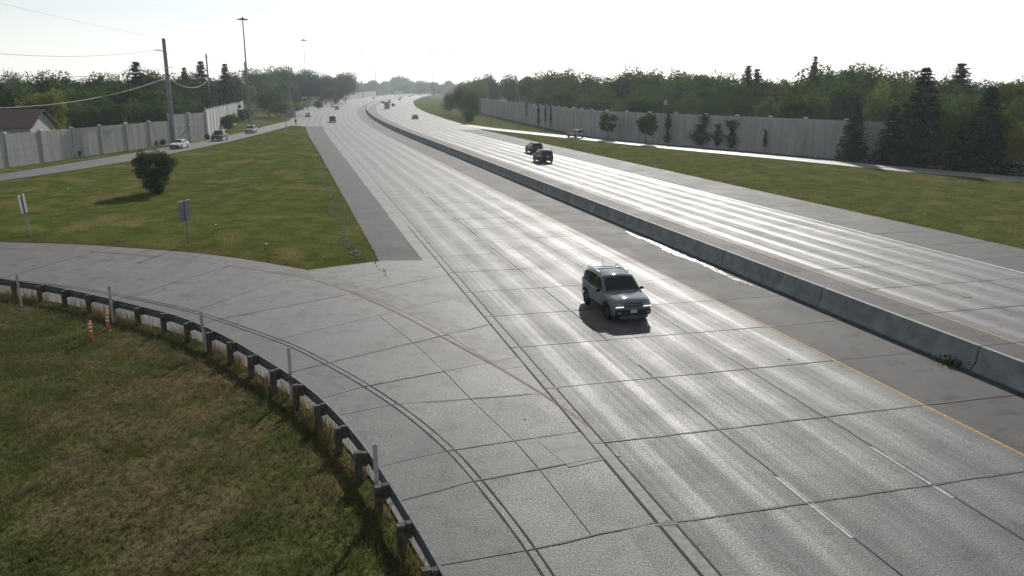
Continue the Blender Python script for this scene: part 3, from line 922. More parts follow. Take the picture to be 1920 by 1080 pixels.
for px, y, lb in ((128, 80.5, 'tiny white scrap of litter on the lawn left of the lone bush'), (405, 58.5, 'white paper scrap on the lawn right of the twin sign'), (499, 51.0, 'white litter scrap on the lawn near the tip of the island')):
    x = (px - 960) / 1510 * (y * .9705 + 2.4)
    o = MB().add([(-.1, -.05, 0), (.09, -.07, .02), (.1, .06, 0), (-.07, .08, .03), (0, 0, .06)], [(0, 1, 4), (1, 2, 4), (2, 3, 4), (3, 0, 4)]).build('litter', 'white_pl')
    o.location = (x, y, .2); tag(o, lb, 'litter')

# ------------------------------------------------------------------ noise walls: posts, panels and caps
def noise_wall(label, path, spacing, hfun, toward, group=None):
    Q = resample(path, spacing)
    w = thing('noise_wall', label, 'wall', (Q[0][0], Q[0][1], 0))
    b = Vector((Q[0][0], Q[0][1], 0))
    for i, p in enumerate(Q):
        d = Q[min(i + 1, len(Q) - 1)] - Q[max(0, i - 1)]
        a = math.atan2(d[1], d[0]); h = max(hfun(i), hfun(max(0, i - 1)))
        po = MB().box((p[0] - b.x, p[1] - b.y, h / 2 - .1), (.5, .42, h + .2), a).build('post', 'wall', w)
        MB().box((p[0] - b.x, p[1] - b.y, h + .08), (.6, .52, .16), a, .8).build('post_cap', 'cap', po)
        if i < len(Q) - 1:
            m = (Q[i] + Q[i + 1]) / 2; d = Q[i + 1] - Q[i]; a = math.atan2(d[1], d[0]); L = np.hypot(*d) - .505
            hh = hfun(i) - .12
            pn = MB()
            for k in range(4):
                z0, z1 = hh * k / 4 - (.3 if k == 0 else 0), hh * (k + 1) / 4 - .015
                pn.box((m[0] - b.x, m[1] - b.y, (z0 + z1) / 2), (L, .22 if k < 3 else .224, z1 - z0), a)
            pn.build('panel', 'wall', w)
    return w, Q
wl1, QL1 = noise_wall('pale grey concrete noise wall behind the off ramp, lower run nearest the house', WALL_L1, 7.3, lambda i: 4.15 if i < 11 else 5.2, 1)
wl2, QL2 = noise_wall('sunlit concrete noise wall running away behind the tall light mast', WALL_L2, 6.1, lambda i: 5.7, 1)
wr, QR = noise_wall('long shaded concrete noise wall in front of the woods right of the highway', WALL_R, 7.3, lambda i: 5.45 if i > 14 else 5.6, -1)
wf, QF = noise_wall('distant pale noise wall beside the curve of the highway', WALL_FAR, 15, lambda i: 5.0 + i * .06, 1)

# ------------------------------------------------------------------ trees
def quads(c, size, nrm, rng):
    """c (N,3) centres -> leaf quads"""
    n = len(c)
    a = rng.normal(0, 1, (n, 3)); a /= np.linalg.norm(a, axis=1)[:, None]
    nn = nrm + rng.normal(0, .7, (n, 3)); nn /= np.linalg.norm(nn, axis=1)[:, None]
    u = np.cross(nn, a); u /= np.linalg.norm(u, axis=1)[:, None] + 1e-9
    v = np.cross(nn, u)
    s = (size * rng.uniform(.6, 1.4, n))[:, None]
    V = np.stack([c - u * s - v * s * .55, c + u * s * .15 - v * s, c + u * s + v * s * .55, c - u * s * .15 + v * s], 1)
    return V.reshape(-1, 3)
def crown(seed, n, size, rx, z0, z1, lobes=26, top=1.0, mat='leaf', hollow=.35, squash=1.0, lk=1.0):
    rng = np.random.default_rng(seed)
    cz, rz = (z0 + z1) / 2, (z1 - z0) / 2
    d = rng.normal(0, 1, (lobes, 3)); d /= np.linalg.norm(d, axis=1)[:, None]
    r = rng.uniform(.28, .74, lobes)
    cen = d * r[:, None] * np.array([rx, rx * squash, rz])
    cen[:, :2] *= (1 - .35 * np.clip(-cen[:, 2:] / rz, -1, 1) * -1) if top > 1 else 1
    lr = rng.uniform(.34, .56, lobes) * min(rx, rz) * 1.05 * lk
    k = rng.choice(lobes, n, p=lr ** 2 / (lr ** 2).sum())
    e = rng.normal(0, 1, (n, 3)); e /= np.linalg.norm(e, axis=1)[:, None]
    rad = rng.uniform(hollow, 1, n) ** .5
    P = cen[k] + e * (lr[k] * rad)[:, None] * np.array([1, 1, .82])
    nrm = e + cen[k] / np.linalg.norm(cen[k], axis=1)[:, None] * .6 + np.array([0, 0, .35])
    P[:, 2] += cz
    return fast_mesh('crown', quads(P, np.full(n, size), nrm, rng), 4, mat)
def conifer(seed, rad, mat='needle', levels=40, per=13, size=.015, z0=.05, ex=.95):
    rng = np.random.default_rng(seed)
    C, N = [], []
    for i in range(levels):
        z = z0 + (1 - z0) * (i + rng.uniform(-.3, .3)) / levels
        rr = rad * (1 - max(0, z)) ** ex * rng.uniform(.78, 1.12) + .003
        m = max(4, int(per * (1 - .6 * z)))
        for j in range(m):
            a = rng.uniform(0, 2 * np.pi); L = rr * rng.uniform(.7, 1.15)
            for t in np.linspace(.15, 1, 6):
                for q in range(2):
                    C.append((math.cos(a) * L * t + rng.normal(0, .008), math.sin(a) * L * t + rng.normal(0, .008), z - .16 * L * t + .1 * L * t * t + rng.normal(0, .005)))
                    N.append((math.cos(a) * .3, math.sin(a) * .3, 1))
    C = np.array(C); N = np.array(N)
    return fast_mesh('crown', quads(C, size * (1.15 - .5 * C[:, 2]), N, rng), 4, mat)
def trunk(seed, h, r, limbs=5, mat='bark'):
    rng = random.Random(seed)
    mb = MB()
    pts = [(rng.uniform(-.01, .01) * i, rng.uniform(-.01, .01) * i, -.02 + h * i / 4) for i in range(5)]
    mb.tube(pts, r, 7, r * .45)
    for k in range(limbs):
        a = 2 * math.pi * (k + rng.random() * .5) / limbs; z = h * rng.uniform(.55, .9); L = rng.uniform(.14, .26)
        mb.tube([(0, 0, z), (math.cos(a) * L * .5, math.sin(a) * L * .5, z + L * .5), (math.cos(a) * L, math.sin(a) * L, z + L * 1.1)], r * .45, 5, r * .12)
    return mb.mesh('trunk', mat)
CROWN = {'broad': [crown(i, 6800, .0142, .30 + .03 * (i % 3), .16, 1.0, 24 + 3 * i) for i in range(7)],
         'pale': [crown(40 + i, 5500, .0155, .36, .14, 1.0, 24, mat='leaf_pale') for i in range(2)],
         'young': [crown(200 + i, 1700, .024, .40, .16, 1.0, 30, lk=.55) for i in range(2)],
         'light': [crown(120 + i, 6500, .0158, .44, .05, 1.0, 30, mat='leaf_light') for i in range(2)],
         'round': [crown(60 + i, 6800, .0158, .46, .06, 1.0, 30) for i in range(2)],
         'shrub': [crown(80 + i, 900, .05, .55, .02, 1.0, 14) for i in range(2)],
         'palebush': [crown(90, 900, .05, .55, .02, 1.0, 14, mat='leaf_pale')],
         'spruce': [conifer(20 + i, .17 + .02 * i) for i in range(3)],
         'wide': [conifer(30, .27, per=20, size=.015, ex=.72), conifer(31, .24, per=20, size=.015, ex=.72)]}
TRUNK = {'broad': [trunk(i, .55, .018) for i in range(3)], 'spruce': [trunk(9, .85, .014, 0)]}
TRUNK['pale'] = TRUNK['light'] = TRUNK['young'] = TRUNK['round'] = TRUNK['broad']; TRUNK['wide'] = TRUNK['spruce']; TRUNK['shrub'] = TRUNK['palebush'] = TRUNK['broad']
KNAME = {'broad': 'broadleaf_tree', 'pale': 'broadleaf_tree', 'light': 'broadleaf_tree', 'young': 'broadleaf_tree', 'round': 'broadleaf_tree', 'spruce': 'spruce_tree', 'wide': 'spruce_tree', 'shrub': 'shrub', 'palebush': 'shrub'}
TR = random.Random(3)
def tree(kind, x, y, h, label, group=None, wide=1.0, z=-.15, cat=None):
    t = thing(KNAME[kind], label, cat or ('shrub' if 'bush' in kind or kind == 'shrub' else 'tree'), (x, y, z), TR.uniform(0, 6.28), group, (h * wide, h * wide, h))
    link('trunk', TR.choice(TRUNK[kind]), t)
    link('crown', TR.choice(CROWN[kind]), t)
    return t
def P(px, d):                                    # sideways position of the bearing px at distance d ahead
    return (px - 960) / 1510 * (d * .9705 + 2.4)
def top(py, d):                                  # height whose top reaches row py at distance d
    return 9.95 + d * math.tan(math.atan((540 - py) / 1510) - R(13.95))
SKY_L = ([-200, 0, 60, 100, 180, 240, 265, 300, 350, 380, 420, 470, 490, 520, 560, 600, 640, 652, 665, 700, 722, 745, 768, 800, 830, 860], [126, 132, 130, 128, 131, 124, 122, 122, 130, 130, 132, 130, 118, 115, 124, 127, 127, 132, 147, 149, 147, 137, 147, 143, 149, 151])
SKY_R = ([860, 875, 890, 905, 922, 950, 990, 1040, 1100, 1160, 1200, 1250, 1290, 1350, 1400, 1450, 1500, 1540, 1580, 1620, 1660, 1700, 1750, 1800, 1850, 1900, 2100], [150, 136, 127, 127, 136, 131, 127, 123, 127, 123, 121, 124, 126, 123, 130, 130, 128, 117, 112, 116, 124, 128, 130, 132, 131, 130, 128])
MARKS = [(-120, 'the left frame edge'), (40, 'the bare grey tree'), (122, 'the yellow-green tree'), (268, 'the dark spruce peak'), (328, 'the thick utility pole'), (398, 'the slim utility pole'), (466, 'the tallest light mast'),
         (510, 'the large round tree'), (577, 'the second light mast'), (640, 'the distant noise wall'), (681, 'the far light mast'), (756, 'the shortest far mast'), (812, 'the right-hand mast pair'), (866, 'the wall-end trees'),
         (990, 'the thin ivy patch'), (1060, 'the pale suv'), (1140, 'the first young tree'), (1211, 'the second young tree'), (1311, 'the wide ivy mass'), (1403, 'the twin spruces'), (1517, 'the thin spruce tip'), (1578, 'the big domed tree'), (1640, 'the whitish poplar'), (1716, 'the tallest broad spruce'), (1785, 'the far-right spruce peak'), (1840, 'the last broad spruce'), (1912, 'the yellow-green edge tree')]
ORD = ('first', 'second', 'third', 'fourth', 'fifth', 'sixth', 'seventh', 'eighth', 'ninth', 'tenth', 'eleventh', 'twelfth')
SEEN = {}
def wood(prof, px0, px1, step, dfun, label, group, drop=0, kinds=('broad', 'broad', 'broad', 'round'), vary=9):
    px = px0
    while px < px1:
        d = dfun(px) * TR.uniform(.95, 1.08)
        if drop == 0:
            py = np.interp(px, *prof) + TR.uniform(-4, vary * 1.5)
        else:
            py = np.interp(px, *prof) + drop + TR.uniform(-vary, vary)
        h = top(py, d)
        if h > 3:
            k = TR.choice(kinds)
            mk = [m for m in MARKS if m[0] <= px][-1][1]
            key = (label, mk); SEEN[key] = SEEN.get(key, 0) + 1
            lowz = 3.5 if d > 900 else 0.15
            tree(k, P(px, d), d, h + lowz, f'{label}, {ORD[SEEN[key] - 1]} right of {mk}', group, wide=TR.uniform(.85, 1.15) * (1.0 if k == 'broad' else .8), z=-lowz)
        px += step * TR.uniform(.75, 1.25)
gl = 'trees behind the left noise wall'
wood(SKY_L, -60, 470, 30, lambda p: float(np.interp(p, [0, 300, 470], [168, 215, 300])), 'tall back-row tree of the left wood', gl + ', back row')
wood(SKY_L, -80, 400, 36, lambda p: float(np.interp(p, [0, 300, 400], [140, 188, 215])), 'mid-height tree in the left wood', gl + ', middle row', 28)
wood(SKY_L, 150, 400, 40, lambda p: float(np.interp(p, [0, 300, 400], [126, 170, 192])), 'low bushy tree over the left wall', gl + ', front row', 52, ('round', 'light', 'broad'), 12)
gf = 'trees beyond the curve of the highway'
wood(SKY_L, 480, 660, 18, lambda p: float(np.interp(p, [480, 660], [400, 560])), 'tall tree behind the overhead sign', 'trees behind the overhead sign, back row')
wood(SKY_L, 470, 650, 19, lambda p: float(np.interp(p, [480, 650], [355, 520])), 'shorter tree behind the overhead sign', 'trees behind the overhead sign, front row', 30)
wood(SKY_L, 650, 880, 13, lambda p: float(np.interp(p, [650, 760, 880], [1150, 1500, 1250])), 'hazy far tree at the highway end', gf, 0, ('round',), vary=5)
wood(SKY_L, 640, 870, 9, lambda p: float(np.interp(p, [640, 720, 880], [1130, 1420, 1200])), 'hazy lower tree at the highway end', gf + ', front row', 9, ('round',), vary=3)
gr_ = 'trees behind the right noise wall'
DR = lambda p: float(np.interp(p, [860, 900, 1000, 1100, 1250, 1400, 1500, 1700, 2000], [520, 400, 290, 215, 180, 165, 155, 145, 130]))
wood(SKY_R, 866, 2080, 29, lambda p: DR(p) * 1.18, 'tall back-row tree of the right wood', gr_ + ', back row')
wood(SKY_R, 880, 2080, 31, lambda p: DR(p) * 1.04, 'mid-height tree in the right wood', gr_ + ', middle row', 20, ('broad', 'round', 'broad', 'light'), 13)
wood(SKY_R, 905, 2080, 38, lambda p: DR(p) * .93, 'low bushy tree over the right wall', gr_ + ', front row', 44, ('round', 'light', 'light', 'broad'), 14)
# individuals
tree('pale', P(92, 139), 139, top(150, 139), 'yellow-green tree behind the noise wall beside the brown-roofed house', wide=1.1)
tree('round', P(328, 185), 185, top(160, 185), 'round leafy tree rising right behind the thick utility pole', wide=.9)
tree('round', P(506, 300), 300, top(160, 300), 'large round tree at the roadside right of the tall light mast', wide=1.15)
tree('round', P(524, 285), 285, top(183, 285), 'lower round bushy tree in front of the large round tree by the light mast', wide=1.3)
tree('pale', P(470, 330), 330, top(150, 330), 'pale leafy tree directly behind the tall light mast', wide=.7)
for px, py, d, w, lb in ((268, 112, 190, 1, 'dark spruce peak left of the thick utility pole'), (386, 112, 240, 1, 'spruce left of the second utility pole, poking above the wood'), (430, 117, 250, .9, 'pointed spruce between the second utility pole and the tall light mast'), (355, 124, 230, .8, 'small spruce tip just right of the thick utility pole'),
                      (1517, 104, 180, .75, 'thin spruce tip rising highest over the right wood'), (1394, 121, 176, 1.1, 'dark spruce in the right wood above the ivy wall'), (1412, 126, 178, 1.0, 'second dark spruce close right of its twin in the right wood'), (1785, 115, 160, 1.35, 'broad spruce peak over the trees at far right')):
    tree('spruce', P(px, d), d, top(py, d), lb, wide=w * 1.75)
tree('round', P(1578, 185), 185, top(110, 185), 'big domed tree crowning the right wood', wide=.95)
tree('pale', P(1640, 141), 141, top(150, 141), 'pale poplar with whitish leaves in the right wood', wide=.6)
# in front of the right wall
for px, py, d, h, w, kd, lb in ((1140, 258, 163, 6.3, .95, 'young', 'young broadleaf tree before the right noise wall behind the pale vehicle'), (1211, 268, 149, 6.7, .95, 'young', 'young broadleaf tree before the right noise wall, second along from the pale vehicle'),
                           (1597, 302, 114.5, 9.0, 1.1, 'wide', 'dark spruce standing alone before the right noise wall'), (1716, 308, 108, 12.8, 1.5, 'wide', 'tallest broad spruce before the right noise wall'), (1838, 316, 101.5, 10.5, 1.6, 'wide', 'broad spruce before the right noise wall near the picture edge'), (1668, 306, 110.5, 8.0, 1.3, 'wide', 'broad dark spruce left of the tallest one before the right wall'), (1868, 318, 100.5, 8.0, .9, 'round', 'dense dark broadleaf tree beside the yellow-green edge tree'), (1780, 312, 105.5, 8.6, .95, 'round', 'dense broadleaf tree between the two large spruces before the right wall'), (1912, 325, 96, 7.0, .9, 'pale', 'yellow-green tree at the right picture edge before the noise wall')):
    tree(kd, P(px, d), d, h, lb, wide=w, z=-.2)
for px, d, h, lb in ((846, 330, 9.0, 'dark roadside tree at the far end of the right noise wall, leftmost of its cluster'), (868, 300, 11.5, 'tall dark roadside tree where the right noise wall ends'), (886, 268, 9.5, 'dense dark tree hiding the end of the right noise wall'), (880, 235, 4.5, 'low dark bush below the trees at the wall end')):
    tree('round', P(px, d), d, h, lb, wide=.85)
for px, d, h, k, lb in ((441, 226, 3.4, 'palebush', 'yellow-green shrub at the foot of the sunlit noise wall'), (452, 250, 3.8, 'palebush', 'taller yellow-green shrub beside the light mast foot'), (466, 262, 4.2, 'shrub', 'green shrub just right of the light mast foot'), (428, 196, 4.6, 'shrub', 'dark upright shrub climbing the sunlit noise wall'),
                     (598, 400, 4.5, 'shrub', 'rounded bush right of the overhead sign'), (632, 520, 5, 'shrub', 'dark far bush beside the distant noise wall'), (560, 345, 4.0, 'palebush', 'pale bush below the overhead sign')):
    tree(k, P(px, d), d, h, lb)
for px, d, lb in ((147, 124, 'small weed bush at the left wall, leftmost, right of the third visible post'), (238, 139, 'weed bush at the left wall foot right above the lawn bush'), (293, 147, 'weed bush at the left wall just left of the thick utility pole'), (308, 149, 'tiny weed bush touching the thick utility pole at the wall foot'), (388, 164, 'weed bush at the left wall corner right of the diamond sign')):
    tree('shrub', P(px, d), d, TR.uniform(1.0, 1.7), lb, 'weed bushes along the left wall', wide=.7, z=-.3)
# bare grey tree
bt_ = thing('bare_tree', 'leafless grey tree top above the wood at the left edge', 'tree', (P(35, 170), 170, 0))
tm = MB(); tm.tube([(0, 0, 0), (.2, 0, 6), (0, 0, 10)], .25, 7, .15); tm.build('trunk', 'deadwood', bt_)
tm = MB()
for k in range(60):
    a = TR.uniform(0, 6.28); z = TR.uniform(7.5, 11); L = TR.uniform(1.4, 3.6)
    m = (math.cos(a) * L * .5, math.sin(a) * L * .5, z + L * .55); e = (math.cos(a + .3) * L * .9, math.sin(a + .3) * L * .9, z + L * 1.05)
    tm.tube([(0, 0, z), m, e], .06, 4, .02, False)
    for q in range(3):
        tm.tube([m, (m[0] + TR.uniform(-1, 1), m[1] + TR.uniform(-1, 1), m[2] + TR.uniform(.4, 1.4))], .03, 3, .012, False)
tm.build('crown', 'deadwood', bt_)
# the vase-shaped bush on the lawn
def lawn_bush():
    t = thing('lawn_bush', 'dark vase-shaped bush standing alone on the lawn', 'bush', (-34.0, 77.0, .1))
    rng = np.random.default_rng(5)
    n = 13000
    L = 95
    z = .7 + 3.0 * rng.uniform(0, 1, L) ** .75; a = rng.uniform(0, 6.28, L)
    env = np.interp(z, [.3, 1.2, 2.2, 3.1, 3.8], [.65, 1.25, 2.05, 2.1, 1.2])
    rr = env * np.sqrt(rng.uniform(.1, 1, L)) * .88
    cen = np.stack([np.cos(a) * rr, np.sin(a) * rr, z], 1)
    cen = np.concatenate([cen, np.stack([rng.normal(0, .28, 8), rng.normal(0, .28, 8), np.linspace(.2, 1.2, 8)], 1)])
    lr = np.concatenate([rng.uniform(.26, .55, L), np.full(8, .46)])
    k = rng.choice(len(lr), n, p=lr ** 2 / (lr ** 2).sum())
    e = rng.normal(0, 1, (n, 3)); e /= np.linalg.norm(e, axis=1)[:, None]
    C = cen[k] + e * (lr[k] * rng.uniform(.2, 1, n) ** .5)[:, None]
    nr = e + np.array([0, 0, .4])
    link('foliage', fast_mesh('foliage', quads(C, np.full(n, .062), nr, rng), 4, 'leaf_dark'), t)
    sm = MB()
    for q in range(9):
        b = q * .7
        sm.tube([(math.cos(b) * .15, math.sin(b) * .15, -.15), (math.cos(b) * .5, math.sin(b) * .5, 1.2), (math.cos(b) * 1.2, math.sin(b) * 1.2, 2.8)], .06, 5, .02, False)
    sm.build('stems', 'bark', t)
lawn_bush()
# ivy on the right wall
def ivy(px, w, z0, z1, n, label, taper=0.0):
    q = resample(WALL_R, .25)
    b = np.degrees(np.arctan2(q[:, 0], q[:, 1])); i = int(np.abs((q[:, 0] / q[:, 1]) - (px - 960) / 1510).argmin())
    p = q[i]; d = q[min(i + 4, len(q) - 1)] - q[i - 4]; d /= np.hypot(*d); nn = np.array([-d[1], d[0]])
    if nn @ (-p) < 0:
        nn = -nn
    rng = np.random.default_rng(int(px))
    z = rng.uniform(z0, z1, n); u = rng.normal(0, .5, n) * w * (1 - taper * (z1 - z) / (z1 - z0)) * (.6 + .4 * np.sin(z * 2.3 + px))
    C = np.stack([d[0] * u + nn[0] * .42, d[1] * u + nn[1] * .42, z], 1) + rng.normal(0, .06, (n, 3))
    t = thing('ivy', label, 'plant', (p[0], p[1], 0))
    link('leaves', fast_mesh('leaves', quads(C, np.full(n, .14), np.tile([nn[0], nn[1], .3], (n, 1)), rng), 4, 'ivy'), t)
    sm = MB(); sm.tube([(nn[0] * .36, nn[1] * .36, -.2), (nn[0] * .36, nn[1] * .36, z0 + .5 * (z1 - z0))], .05, 5, .02); sm.build('stem', 'bark', t)
for a in ((989, .9, 2.0, 5.5, 260, 'thin ivy patch high on the right wall, furthest away', .5), (1011, 1.5, .2, 5.6, 500, 'tall dark ivy column on the right wall nearest the far end'), (1024, 1.3, 1.2, 5.6, 380, 'hanging ivy tapering down the right wall between two ivy columns', .8), (1034, .6, .3, 5.5, 260, 'narrow ivy column on the right wall left of the pale vehicle'),
          (1250, 1.2, .2, 5.5, 480, 'narrow ivy column on the right wall behind the second young tree', .3), (1311, 3.0, .2, 3.6, 900, 'wide low ivy mass on the right wall'), (1317, 1.2, 3.0, 5.5, 300, 'ivy spilling over the wall top above the wide ivy mass'), (1342, 1.6, .3, 3.8, 420, 'branching ivy between the wide ivy mass and the right ivy column'), (1368, 1.7, .2, 4.6, 620, 'dense ivy column at the post right of the branching ivy'), (1431, .5, .8, 3.4, 120, 'short dark ivy streak on the bare part of the right wall')):
    ivy(*a)
# weeds at the barrier joints
for s, lb in ((28.3, 'green weed clump at the barrier foot beside the open joint'), (19.5, 'green weed clump at the barrier foot near the right picture edge')):
    p = rd(s, 3.85)
    t = thing('weed_clump', lb, 'plant', (p.x, p.y, 0))
    n = 260; rng = np.random.default_rng(int(s))
    C = np.stack([rng.normal(0, .16, n), rng.normal(0, .3, n), np.abs(rng.normal(0, .13, n)) + .03], 1)
    link('leaves', fast_mesh('leaves', quads(C, np.full(n, .035), np.tile([0, 0, 1.0], (n, 1)), rng), 4, 'leaf'), t)

# ------------------------------------------------------------------ guardrail with posts, delineators and markers
gr0 = RAIL[int(np.hypot(RAIL[:, 0] + 10, RAIL[:, 1] - 28).argmin())]
gd = thing('guardrail', 'weathered steel guardrail on timber posts along the outside of the ramp', 'guardrail', (gr0[0], gr0[1], 0))
gb = Vector((gr0[0], gr0[1], 0))
dR = np.gradient(RAIL, axis=0); dR /= np.hypot(*dR.T)[:, None]
nR = np.stack([dR[:, 1], -dR[:, 0]], 1)           # toward the camera side
if nR[len(nR) // 2] @ (np.array([0., 0.]) - RAIL[len(RAIL) // 2]) < 0:
    nR = -nR
cum = np.concatenate([[0], np.cumsum(np.hypot(*np.diff(RAIL, axis=0).T))])
def rail_at(t, off=0.0):
    p = np.array([np.interp(t, cum, RAIL[:, 0]), np.interp(t, cum, RAIL[:, 1])])
    n = np.array([np.interp(t, cum, nR[:, 0]), np.interp(t, cum, nR[:, 1])])
    return p + n * off, n
wprof = [(.0, .76), (-.02, .745), (-.075, .72), (-.08, .69), (-.02, .655), (.0, .61), (-.0, .585), (-.02, .545), (-.08, .51), (-.075, .475), (-.02, .45), (.0, .435)]
wback = [(o + .012, z) for o, z in wprof]
tt = 0.0
while tt < cum[-1] - 3.9:
    rows_ = []
    for i in range(9):
        p, n = rail_at(tt + 3.83 * i / 8)
        rows_.append([Vector((p[0] + n[0] * o, p[1] + n[1] * o, z)) - gb for o, z in wprof + wback[::-1]])
    o = MB().grid(rows_, True, True).build('rail', 'galv', gd); fix_normals(o.data)
    tt += 3.81
tt = .95
while tt < cum[-1] - 2:
    p, n = rail_at(tt, .27); a = math.atan2(n[1], n[0])
    MB().box((p[0] - gb.x, p[1] - gb.y, .30), (.18, .15, .92 + .12 * (int(tt * 7) % 5 == 0)), a).build('post', 'wood_post', gd)
    p2, _ = rail_at(tt, .10)
    MB().box((p2[0] - gb.x, p2[1] - gb.y, .60), (.13, .15, .36), a).build('blockout', 'wood_post', gd)
    tt += 1.905
def delineator(x, y, h, lean, label):
    t = thing('delineator_post', label, 'marker post', (x, y, -.1), 0, 'grey delineator posts behind the guardrail')
    t.rotation_euler = (lean[0], lean[1], math.atan2(-y, -x))
    m = MB()
    u = [(-.012, -.052), (.022, -.056), (.022, -.045), (0, -.032), (0, .032), (.022, .045), (.022, .056), (-.012, .052)]
    m.grid([[(a, b, 0) for a, b in u], [(a, b, h + .1) for a, b in u]], False, True)
    m.add([(a, b, h + .1) for a, b in u], [tuple(range(8))])
    o = m.build('post', 'delin', t); fix_normals(o.data)
    MB().box((-.016, 0, h - .12), (.012, .085, .2)).build('reflector', 'white_pl', t)
for px, y, h, lean, lb in ((42, 36.0, 1.45, (.02, .05), 'grey delineator post at the left picture edge, standing before the guardrail'), (213, 33.6, 1.5, (.0, .04), 'slim grey delineator post beside the fainter red and white marker'), (386, 29.8, 1.45, (.03, .03), 'tall grey delineator post left of the ramp bend, third from the left edge'),
                       (547, 25.3, 1.45, (.0, .02), 'grey delineator post where the guardrail meets the long cross joint'), (709, 17.9, 1.45, (.01, .02), 'nearest grey delineator post at the bottom of the picture')):
    # bearing px at depth y
    delineator(P(px, y), y, h + .2, lean, lb)
def marker(px, y, label):
    t = thing('channel_marker', label, 'marker post', (P(px, y), y, 0), R(200))
    MB().lathe([(.16, -.05), (.16, .04), (.07, .06), (.055, .1)], 12).build('base', 'black', t)
    MB().lathe([(.055, .08), (.06, .3), (.06, .84), (.045, .92), (0, .93)], 12).build('post', 'orange', t)
    for z in (.48, .64, .78):
        MB().lathe([(.064, z), (.064, z + .075)], 12).build('reflective_band', 'white_pl', t)
marker(173, 30.9, 'red and white banded marker post on the grass before the guardrail')
marker(204, 32.4, 'shorter-looking red marker post half hidden by the guardrail shadow')

# ------------------------------------------------------------------ signs
def back_sign(name, label, x, y, rz, lean, panels, ph, w=.06, cat='road sign'):
    t = thing(name, label, cat, (x, y, 0), rz)
    t.rotation_euler = (0, lean, rz)
    m = MB().box((0, 0, ph / 2 - .2), (w, w, ph + .4)); bevel_mesh_ = None
    m.build('post', 'galv_dark', t)
    for (yc, zc, pw, phh) in panels:
        pm_ = MB().box((.05, yc, zc), (.012, pw, phh)); o = pm_.build('panel', 'alu', t); bevel_mesh(o.data, .004, 1)
        for k in (-.32, .32):
            MB().box((.036, yc, zc + k * phh), (.022, pw * .92, .05)).build('bracket', 'galv_dark', o)
    return t
# local +x is the face side; signs face away from the camera
back_sign('road_sign', 'grey backs of a stacked twin road sign on a slim post beside the ramp', -21.1, 51.55, R(171), R(-1), [(0, 2.6, 1.5, .66), (0, 1.92, 1.4, .66)], 2.95)
ls = back_sign('road_sign', 'edge-on road sign with bright back near the left picture edge', P(58, 54.6), 54.6, R(190), R(4), [(0, 2.3, 1.1, 1.25)], 2.95)
# sign on two posts at the nose
ns = thing('guide_sign', 'grey-backed roadside sign on two posts at the tip of the lawn', 'road sign', (P(546, 208), 208, 0), R(80))
for yv in (-1.35, 1.35):
    MB().box((0, yv, 2.2), (.14, .14, 5.4)).build('post', 'galv_dark', ns)
MB().box((.1, .1, 3.7), (.03, 2.3, 2.1)).build('panel', 'alu', ns)
ob = thing('object_marker', 'dark object marker on a short post at the tip of the lawn', 'road sign', (P(555, 212), 212, 0))
MB().box((0, 0, 1.3), (.09, .09, 3.0)).build('post', 'galv_dark', ob); MB().box((0, -.06, 1.7), (.5, .03, .8)).build('panel', 'black', ob); MB().box((-.25, -.08, 3.0), (.3, .05, .4)).build('lamp', 'lens', ob)
dm = thing('warning_sign', 'diamond warning sign seen from behind by the off ramp', 'road sign', (P(366, 164) , 160, 0), R(80))
MB().box((0, 0, 1.6), (.08, .08, 3.5)).build('post', 'galv_dark', dm)
o = MB().add([(.06, 0, 1.9), (.06, .85, 2.75), (.06, 0, 3.6), (.06, -.85, 2.75), (.085, 0, 1.9), (.085, .85, 2.75), (.085, 0, 3.6), (.085, -.85, 2.75)], [(0, 1, 2, 3), (7, 6, 5, 4), (0, 4, 5, 1), (1, 5, 6, 2), (2, 6, 7, 3), (3, 7, 4, 0)]).build('panel', 'alu', dm)
fix_normals(o.data)
# overhead sign beside the far carriageway
gx, gy = P(545, 318), 318
og_ = thing('overhead_sign', 'large dark overhead sign on a cantilever truss left of the far curve', 'road sign', (gx, gy, 0), R(-4))
MB().tube([(0, 0, -.3), (0, 0, 9.8)], .32, 12).build('column', 'galv_dark', og_)
tr_ = MB()
for z in (6.9, 8.6):
    for yv in (-.5, .5):
        tr_.tube([(-.6, yv, z), (13, yv, z)], .1, 6)
for i in range(9):
    x = i * 1.5
    tr_.tube([(x, -.5, 6.9), (x + .75, -.5, 8.6), (x + 1.5, -.5, 6.9)], .06, 5); tr_.tube([(x, .5, 6.9), (x + .75, .5, 8.6), (x + 1.5, .5, 6.9)], .06, 5)
tr_.build('truss', 'sign_dark', og_)
for i in range(5):
    MB().box((5.3 + 1.52 * i, -.62, 9.3), (1.5, .05, 4.9)).build('panel', 'sign_dark', og_)
for x in (5.9, 6.8, 9.6, 12):
    l = MB().tube([(x, -.6, 6.75), (x, -1.6, 6.5)], .06, 6).build('lamp_arm', 'galv_dark', og_); MB().box((x, -1.7, 6.45), (.6, .35, .28)).build('lamp_head', 'lens', l)

